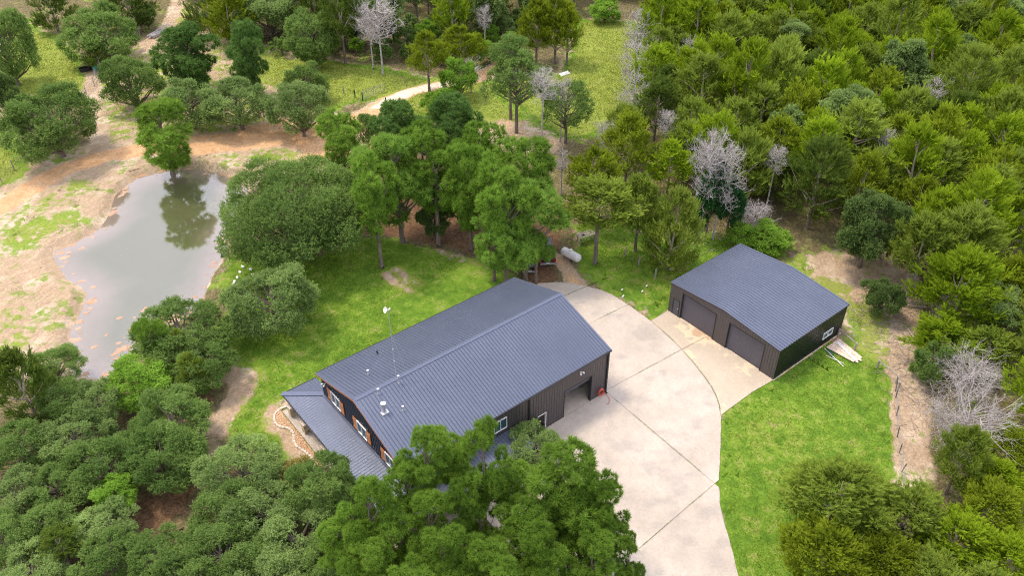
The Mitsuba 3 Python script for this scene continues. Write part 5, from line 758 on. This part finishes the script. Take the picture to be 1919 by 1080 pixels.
def crown_cedar(seed, a, b, n, m=9, ls=.62):
    """feathery sprays that point up and outward, on branches and through the whole crown"""
    r = np.random.default_rng(seed); nb = 84; hb = r.random(nb); az = np.arange(nb)*2.399+r.normal(size=nb)*.4
    rr = a*np.clip((1-hb**2.2)**.8*(.62+.38*np.minimum(1, hb/.22))+.07, 0, 1)*r.uniform(.66, 1.14, nb); z0 = -b+2*b*hb*.92
    end = np.stack([rr*np.cos(az), rr*np.sin(az), z0+rr*r.uniform(-.05, .38, nb)+.1*b], 1); st = np.stack([rr*0, rr*0, z0-.15*b], 1)
    k = r.integers(0, nb, n); t = .4+.62*r.random(n)**.65; P = st[k]*(1-t[:, None])+end[k]*t[:, None]; P[:, 2] += .25*np.sin(t*2.6)
    bd = unit(end-st)[k]; side = unit(np.cross(bd, [0, 0, 1.0])); w = .36*rr[k]*(1.15-t)+.1; sgn = r.normal(size=n)
    P = P+side*(sgn*w*.55)[:, None]+r.normal(size=(n, 3))*[.12, .12, .22]
    A = unit(bd*.65+side*(np.sign(sgn)*.4)[:, None]+r.normal(size=(n, 3))*.36+[0, 0, .62]); S = unit(np.cross(A, unit(np.array([0, 0, .7])+r.normal(size=(n, 3))*.6)))
    L = ls*r.uniform(.55, 1.3, n); q = np.tile(np.arange(m), n); f = q/m; sg = np.where(q % 2 == 0, 1., -1.); sg[q == m-1] = 0
    PP = np.repeat(P, m, 0)+np.repeat(A*L[:, None], m, 0)*f[:, None]; DD = np.repeat(A, m, 0)*.8+np.repeat(S, m, 0)*(sg*.6)[:, None]
    tri = tris(PP, DD, np.repeat(L, m)*.5*(1.15-.55*f), np.repeat(L, m)*.15, r)
    return pack(tri, f*.55+r.random(n*m)*.45, np.repeat(r.random(nb)[k]*.6+r.random(n)*.4, m)), end[::7]
def crown_pine(seed, a, b, n, m=40, tr=.33, lobes=26):
    """rounded needle tufts spread over the lobes of an open crown"""
    r = np.random.default_rng(seed); h = r.random(lobes)*2-1; az = np.arange(lobes)*2.399+r.normal(size=lobes)*.5; prof = np.sqrt(np.clip(1-np.abs(h)**2.4, .08, 1))*np.where(h < -.3, .85, 1)
    rr = a*prof*r.uniform(.2, .84, lobes); lc = np.stack([rr*np.cos(az), rr*np.sin(az), h*b*.82], 1); lr = r.uniform(.17, .32, lobes)*a
    k = r.choice(lobes, n*4, p=lr**2/(lr**2).sum()); u = unit(r.normal(size=(n*4, 3))+[0, 0, .6]+unit(lc*[1, 1, .4])[k]*.6); P = lc[k]+u*lr[k][:, None]*np.array([1, 1, .75])*(.86+.14*r.random((n*4, 1)))
    cell = np.floor(P/(tr*1.3)).astype(int); _, first = np.unique(cell, axis=0, return_index=True); first = r.permutation(first)[:n]; P, u, k = P[first], u[first], k[first]; n = len(P)
    A = unit(u*.6+[0, 0, .8]+r.normal(size=(n, 3))*.2); D = unit(r.normal(size=(n*m, 3))+np.repeat(A, m, 0)*.7); R = np.repeat(tr*r.uniform(.75, 1.2, n), m)[:, None]
    S = unit(np.cross(D, r.normal(size=(n*m, 3))*.8+[0, 0, 1.0])); PP = np.repeat(P, m, 0); W = R*.085
    tri = np.stack([PP-S*W, PP+S*W, PP+D*R*1.25], 1)
    return pack(tri, np.clip((D*np.repeat(A, m, 0)).sum(1)*.4+.3, 0, 1)*.8+r.random(n*m)*.2, np.repeat(r.random(lobes)[k]*.45+r.random(n)*.55, m)), lc
def dead_branches(seed, a, b, n1=26, depth=3, dens=1.0, thick=1.0):
    r = np.random.default_rng(seed); ms = []
    def grow(p, d, L, R, lev):
        k = 4 if lev else 5; pts = [p]; dd = d
        for i in range(k-1):
            dd = unit(dd+r.normal(size=3)*.22+np.array([0, 0, .10])); pts.append(pts[-1]+dd*L/(k-1))
        ms.append(tube(pts, np.linspace(R, R*.35, k), 4 if lev < 2 else 3))
        if lev < depth:
            for q in range(int((7 if lev == 0 else 5)*dens)):
                t = r.uniform(.3, 1.0)*(k-1); i = min(int(t), k-2); pp = pts[i]*(1-t+i)+pts[i+1]*(t-i); grow(pp, unit(unit(pts[i+1]-pts[i])*.75+r.normal(size=3)*.6+[0, 0, .15]), L*r.uniform(.32, .6), R*.5, lev+1)
    ms.append(tube([[0, 0, -b*1.1], [.05, 0, -.3*b], [0, .06, .3*b], [.05, 0, b]], np.array([.11, .09, .06, .02])*thick, 6))
    for i in range(n1):
        h = r.uniform(-.85, .9); az = i*2.399; rad = a*math.sqrt(max(.1, 1-abs(h)**2))*r.uniform(.6, 1.05); p = np.array([0, 0, h*b-.15*b]); e = np.array([rad*math.cos(az), rad*math.sin(az), rad*r.uniform(.05, .6)])
        grow(p, unit(e), np.linalg.norm(e), .045*thick, 1)
    m = cat(*ms); return (m.vertices, m.faces)
def limb_mesh(ends, a, b, seed, R=.10):
    r = np.random.default_rng(seed); ms = []
    for e_ in ends:
        s = np.array([0, 0, max(-b*1.02, e_[2]-.55*np.linalg.norm(e_[:2])-.25*b)]); mid = (s+e_)/2+r.normal(size=3)*.12*a*.3
        ms.append(tube([s, mid, e_], [R, R*.6, R*.2], 4))
    m = cat(*ms, tube([[0, 0, -b*1.05], [.05*a, 0, 0], [0, .03*a, b*.8]], [R*1.6, R*1.1, R*.25], 5)); return (m.vertices, m.faces)
GROUPS = {}
def group(name, mesh, mat, uv=None, child='piece'):
    scene[name] = {'type': 'shapegroup', child: mikit.ply(mesh, mat, smooth=False, uv=uv)}
PROTO = {}
def proto(kind, variants):                              # variants: (maker, a, b, leaf material)
    for i, (mk, a, b, mat, bmat) in enumerate(variants):
        (mesh, uv), ends = mk
        key = mat+f'_{kind}_{i}'
        group('crown_of_'+key, mesh, mat, uv); group('limbs_of_'+key, limb_mesh(ends, a, b, i+5, .028*a), bmat)
        PROTO.setdefault(kind, []).append(('crown_of_'+key, 'limbs_of_'+key, a, b))
def many(kind, fn, seeds, a, b, mat, **k): proto(kind, [(fn(s, a, b, **k), a, b, mat, 'brush_wood' if kind[:5] == 'cedar' else 'bark') for s in seeds])
many('oakg', crown_oak, (1, 2, 3), 4.4, 3.3, 'leaf_oakg', n=4200, lobes=26)
many('oakp', crown_oak, (4, 5, 6), 4.2, 3.1, 'leaf_oakp', n=4000, lobes=24)
many('oakb', crown_oak, (7,), 7.5, 5.2, 'leaf_oakg', n=13000, lobes=52)
many('oakl', crown_oak, (8, 9), 2.8, 2.3, 'leaf_oakl', n=2300, lobes=18)
many('oakd', crown_oak, (10, 11), 2.8, 2.6, 'leaf_oakd', n=2600, lobes=18, leaf=(.2, .13))
many('oaky', crown_oak, (12,), 2.0, 1.6, 'leaf_oaky', n=1500, lobes=12)
many('oakn', crown_oak, (13, 14), 3.0, 2.4, 'leaf_oakg', n=3600, lobes=24, leaf=(.15, .085))
many('oakt', crown_oak, (15, 16), 3.6, 3.2, 'leaf_oakg', n=1700, lobes=26)
many('oakf', crown_oak, (17, 18), 3.0, 3.0, 'leaf_oakp', n=1700, lobes=18, leaf=(.34, .2))
many('shrub', crown_oak, (19,), 2.2, 2.0, 'leaf_oakg', n=1500, lobes=12)
many('cedar', crown_cedar, (21, 22, 23), 3.4, 3.4, 'leaf_cedar', n=3300, ls=.5)
many('cedarl', crown_cedar, (24, 25, 26), 3.0, 3.0, 'leaf_cedarl', n=3200, ls=.5)
many('cedard', crown_cedar, (27, 28), 4.0, 4.2, 'leaf_cedard', n=3000)
many('cedarg', crown_cedar, (29, 30), 3.0, 2.6, 'leaf_cedarg', n=3600, ls=.48)
many('cedarn', crown_cedar, (31, 32, 33), 3.0, 2.4, 'leaf_cedar', n=6000, ls=.37)
many('cedarf', crown_cedar, (34, 35, 36, 37), 2.9, 3.3, 'leaf_cedarg', n=1700, ls=.62, m=8)
many('cedarfo', crown_cedar, (38, 39), 2.9, 3.3, 'leaf_cedar', n=1700, ls=.62, m=8)
many('cedarfl', crown_cedar, (40, 41), 2.9, 3.3, 'leaf_cedarl', n=1700, ls=.62, m=8)
many('cedarfd', crown_cedar, (42, 43), 2.9, 3.5, 'leaf_cedard', n=1700, ls=.62, m=8)
many('pine', crown_pine, (51, 52, 53), 3.2, 3.3, 'leaf_pine', n=620, tr=.36, lobes=24)
many('pined', crown_pine, (54, 55), 4.0, 4.3, 'leaf_pined', n=1300, tr=.38, lobes=52)
many('pinel', crown_pine, (56, 57), 3.2, 3.6, 'leaf_pinel', n=620, tr=.36, lobes=24)
many('pinen', crown_pine, (58, 59, 60), 2.1, 2.2, 'leaf_pine', n=760, tr=.24, lobes=30)
many('ivy', crown_oak, (61,), 1.6, 3.4, 'leaf_ivy', n=1500, lobes=18, leaf=(.2, .16))
for kind, mat, seeds, a, b, dens, n1 in (('dead', 'dead_wood', (71, 72, 73), 2.2, 2.8, 1.2, 56), ('deadb', 'dead_wood', (74, 75), 3.2, 2.4, 1.35, 76)):
    for s in seeds:
        group(f'snag_{kind}_{s}', dead_branches(s, a, b, n1, 3, dens, .8), mat); PROTO.setdefault(kind, []).append((None, f'snag_{kind}_{s}', a, b))
th = np.linspace(0, 1, 8); tb = np.stack([.03*np.sin(th*3), .02*np.sin(th*4+1), th], 1)
TR = [tube(tb*[s, s, 1], np.where(th == 0, 1.25, 1.0-.4*th), 7) for s in (1.0,)][0]
group('trunk_of_tree', (TR.vertices, TR.faces), 'bark'); group('trunk_of_snag', (TR.vertices, TR.faces), 'dead_wood')
def inst(key, grp, M): scene[key] = {'type': 'instance', 'shapegroup': {'type': 'ref', 'id': grp}, 'to_world': M}
rt = np.random.default_rng(77)
def tree(kind, key, x, y, zc, a, b):
    crown, limbs, a0, b0 = PROTO[kind][rt.integers(len(PROTO[kind]))]; rot = rt.uniform(0, 360); z0 = float(hgt([x], [y])[0])
    M = T().translate([x, y, zc]).rotate([1, 0, 0], rt.normal()*4).rotate([0, 0, 1], rot).scale([a/a0*rt.uniform(.9, 1.1), a/a0*rt.uniform(.9, 1.1), b/b0])
    if crown: inst(key+('__crown' if kind != 'ivy' else '__foliage'), crown, M)
    inst(key+'__branch', limbs, M)
    h = zc-.75*b-z0+.3; rad = (.055*a+.05) if kind[:4] != 'dead' else .09+.02*a
    if h > .25: inst(key+'__trunk', 'trunk_of_snag' if kind[:4] == 'dead' and kind != 'dead_' else 'trunk_of_tree', T().translate([x, y, z0-.3]).rotate([0, 0, 1], rot).scale([rad, rad, h+.25*b]))
CATS = {'oak_tree': 'tree', 'cedar_tree': 'tree', 'pine_tree': 'tree', 'dead_tree': 'dead tree', 'young_tree': 'tree', 'shrub': 'shrub', 'round_shrub': 'shrub', 'ivy_clump': 'ivy'}
for kind, name, label, grp, x, y, z, a, b in TREES:
    key = newkey(name); say(key, label, CATS[name], grp); tree(kind, key, x, y, z, a, b)
LAB = {'cedarf': ('bright olive cedar crown in the dense wood filling the right', 'bright olive cedars of the dense wood'), 'cedarfo': ('dull olive cedar crown in the dense wood filling the right', 'dull olive cedars of the dense wood'),
       'cedarfl': ('grey green cedar crown in the dense wood filling the right', 'grey green cedars of the dense wood'), 'cedarfd': ('dark green cedar crown in the dense wood filling the right', 'dark cedars of the dense wood'), 'oakf': ('pale leafy crown in the dense wood filling the right', 'pale leafy crowns of the dense wood')}
LAB2 = {k: (v[0].replace('in the dense wood filling the right', 'in the wood along the top edge'), v[1].replace('of the dense wood', 'along the top edge')) for k, v in LAB.items()}
def place(rows, LB, far_cut):
    for kind, x, y, z, a, b in rows:
        if kind == 'cedarf' and rt.random() < .38: kind = 'cedarfo'
        dist = math.hypot(x-EYE[0], y-EYE[1])
        if dist > far_cut and kind[:5] == 'cedar': key = newkey('far_wood_tree')
        else: key = newkey('cedar_tree' if kind[:5] == 'cedar' else 'oak_tree')
        if key.startswith('far_wood_tree'): FAR.append((kind, x, y, z, a, b)); NUM['far_wood_tree'] -= 1; continue
        lat = (x-EYE[0])*RT[0]+(y-EYE[1])*RT[1]; spot = ('near' if dist < 112 else 'middle' if dist < 145 else 'far')+' '+('left' if lat < 30 else 'middle' if lat < 62 else 'right' if lat < 200 else '')+' part'
        say(key, LB[kind][0].replace('in the dense wood filling', f'in the {spot} of the dense wood filling') if LB is LAB else LB[kind][0]+(', left of centre' if lat < -10 else ', right of centre' if lat > 25 else ', near the centre'), 'tree', LB[kind][1]+', '+(spot if LB is LAB else 'left' if lat < -10 else 'right' if lat > 25 else 'centre')); tree(kind, key, x, y, z, a, b)
FAR = []
for kind, x, y, z, a, b in UNDER:
    key = newkey('shrub'); lat = (x-EYE[0])*RT[0]+(y-EYE[1])*RT[1]; sp_ = 'left' if lat < -25 else 'middle' if lat < 5 else 'right'
    say(key, f'low green undergrowth shrub beneath the wood along the top edge, {sp_} part', 'shrub', f'undergrowth shrubs along the top edge, {sp_}'); tree(kind, key, x, y, z, a, b)
place(WOOD, LAB, 172); place(BACK, LAB2, 172)
for i, row in enumerate(FAR):
    kind, x, y, z, a, b = row; crown, limbs, a0, b0 = PROTO[kind][rt.integers(len(PROTO[kind]))]
    inst(f'far_wood__{i+1:03d}', crown, T().translate([x, y, z]).rotate([0, 0, 1], rt.uniform(0, 360)).scale([a/a0, a/a0, b/b0]))
say('far_wood', 'distant cedar crowns merging at the far edge of the wood', 'wood', kind='stuff')

# ---------------------------------------------------------------- grass tufts, reeds, brush (stuff)
rg = np.random.default_rng(31)
def scatter_tufts(n, region, keep, hgt_range, w, blades, spread=.16):
    x0, y0, x1, y1 = region; xy = rg.uniform([x0, y0], [x1, y1], (n, 2)); xy = xy[keep(xy)]; k = len(xy)
    z = hgt(xy[:, 0], xy[:, 1]); P = np.repeat(np.c_[xy, z-.01], blades, 0)+rg.normal(size=(k*blades, 3))*[spread, spread, 0]
    D = unit(rg.normal(size=(k*blades, 3))*[.55, .55, .1]+[0, 0, .8]); L = np.repeat(rg.uniform(*hgt_range, k), blades)*rg.uniform(.6, 1.2, k*blades)
    t_ = tris(P, D, L, w, rg); return pack(t_, rg.random(k*blades), np.repeat(rg.random(k), blades))
solid = shapely.union_all([house_foot.buffer(.1), dpoly, apoly, sbox(GX0-.3, GX0+GL+.2, GY0-.2, GY0+GW+.2), sbox(-25, -10.5, -3.2, 16.7), bp.buffer(.3), pond_poly.buffer(.3)])
shapely.prepare(solid)
def lawn(xy):
    g_ = gsample(_u, xy[:, 0], xy[:, 1]); n_ = meshkit.fbm(np.c_[xy*.35, xy[:, :1]*0], 3, 8)
    return (g_+(n_-.5)*.8 > .62) & ~shapely.contains_xy(solid, xy[:, 0], xy[:, 1])
m, uv = scatter_tufts(110000, (-40, -35, 40, 60), lawn, (.08, .24), .04, 6, .2); put('grass', m, 'leaf_grass', uv=uv); say('grass', 'bright green grass of the lawns and clearings', 'grass', kind='stuff')
m, uv = scatter_tufts(50000, (-40, 60, 75, 130), lawn, (.15, .4), .055, 6, .3); m2, uv2 = scatter_tufts(12000, (40, 25, 78, 60), lawn, (.15, .4), .05, 6, .3); m = (np.vstack([m[0], m2[0]]), np.vstack([m[1], m2[1]+len(m[0])])); uv = np.vstack([uv, uv2]); put('meadow_grass', m, 'leaf_meadow', uv=uv); say('meadow_grass', 'yellow green meadow grass in the upper clearings', 'grass', kind='stuff')
ring = pond_poly.buffer(1.6).difference(pond_poly.buffer(-.5)); reedz = Polygon([(-30, 26), (-21, 36), (-16, 50), (-12, 62), (-20, 68), (-5, 66), (-3, 45), (-18, 28)]); ring = ring.intersection(reedz); shapely.prepare(ring)
m, uv = scatter_tufts(16000, (-38, 22, 0, 70), lambda xy: shapely.contains_xy(ring, xy[:, 0], xy[:, 1]), (.4, 1.1), .035, 5, .15); put('reeds', m, 'leaf_reed', uv=uv); say('reeds', 'pale dry reeds along the house side of the pond', 'reeds', kind='stuff')
jl = [LineString(c.coords) for c in (cuts[0], cuts[1], cuts[2], cuts[4], cuts[5])]+[LineString(APRON[:9])]
pts_ = [];
for l_ in jl:
    for q in np.arange(0, l_.length, .045):
        c_ = l_.interpolate(q).coords[0]
        if meshkit.noise(np.array([[c_[0]*.7, c_[1]*.7, 0.0]]), 3)[0] > .5: pts_.append(c_)
pts_ = np.array(pts_); P = np.repeat(np.c_[pts_, pts_[:, :1]*0-.05], 4, 0)+rg.normal(size=(len(pts_)*4, 3))*[.035, .035, 0]
m, uv = pack(tris(P, unit(rg.normal(size=P.shape)*[.6, .6, .1]+[0, 0, .7]), rg.uniform(.08, .18, len(P)), .04, rg), rg.random(len(P)), rg.random(len(P))); put('joint_weeds', m, 'leaf_grass', uv=uv); say('joint_weeds', 'weeds growing in the joints of the concrete driveway', 'weeds', kind='stuff')
# fallen brush and branches along the dirt strip and under the wood edge
st_ = []
for k_ in range(900):
    if k_ < 520: t_ = rg.random(); c_ = np.array([31.5, -6.5])*(1-t_)+np.array([17.5, -22.5])*t_+rg.normal(size=2)*[1.5, 1.5]+[1.2, -.6]
    elif k_ < 700: c_ = np.array([24.5, 13.5])+rg.normal(size=2)*[2.5, 2.0]
    else: c_ = np.array([33, -9.5])+rg.normal(size=2)*[3.0, 2.2]
    an = rg.uniform(0, 6.28); L = rg.uniform(.3, 1.6); z = float(hgt([c_[0]], [c_[1]])[0]); d_ = np.array([math.cos(an), math.sin(an), rg.uniform(-.05, .25)])
    st_.append(tube([[*c_, z+.03], np.array([*c_, z+.06])+d_*L*.5+rg.normal(size=3)*.05, np.array([*c_, z+.06])+d_*L], [.028, .02, .008], 3))
put('fallen_brush', cat(*st_), 'brush_wood'); say('fallen_brush', 'fallen sticks and brush along the dirt strip and wood edge', 'brush', kind='stuff')
for (a_, b_, lb) in (((29.9, -12.9), (28.6, -14.9), 'pale fallen log across the dirt strip, lower one'), ((32.6, -9.9), (34.6, -12.2), 'pale fallen log across the dirt strip, upper one')):
    k = thing('fallen_log', lb, 'log'); put(k, cyl([*a_, .12], [*b_, .2], .1, 8, .07), 'brush_wood')
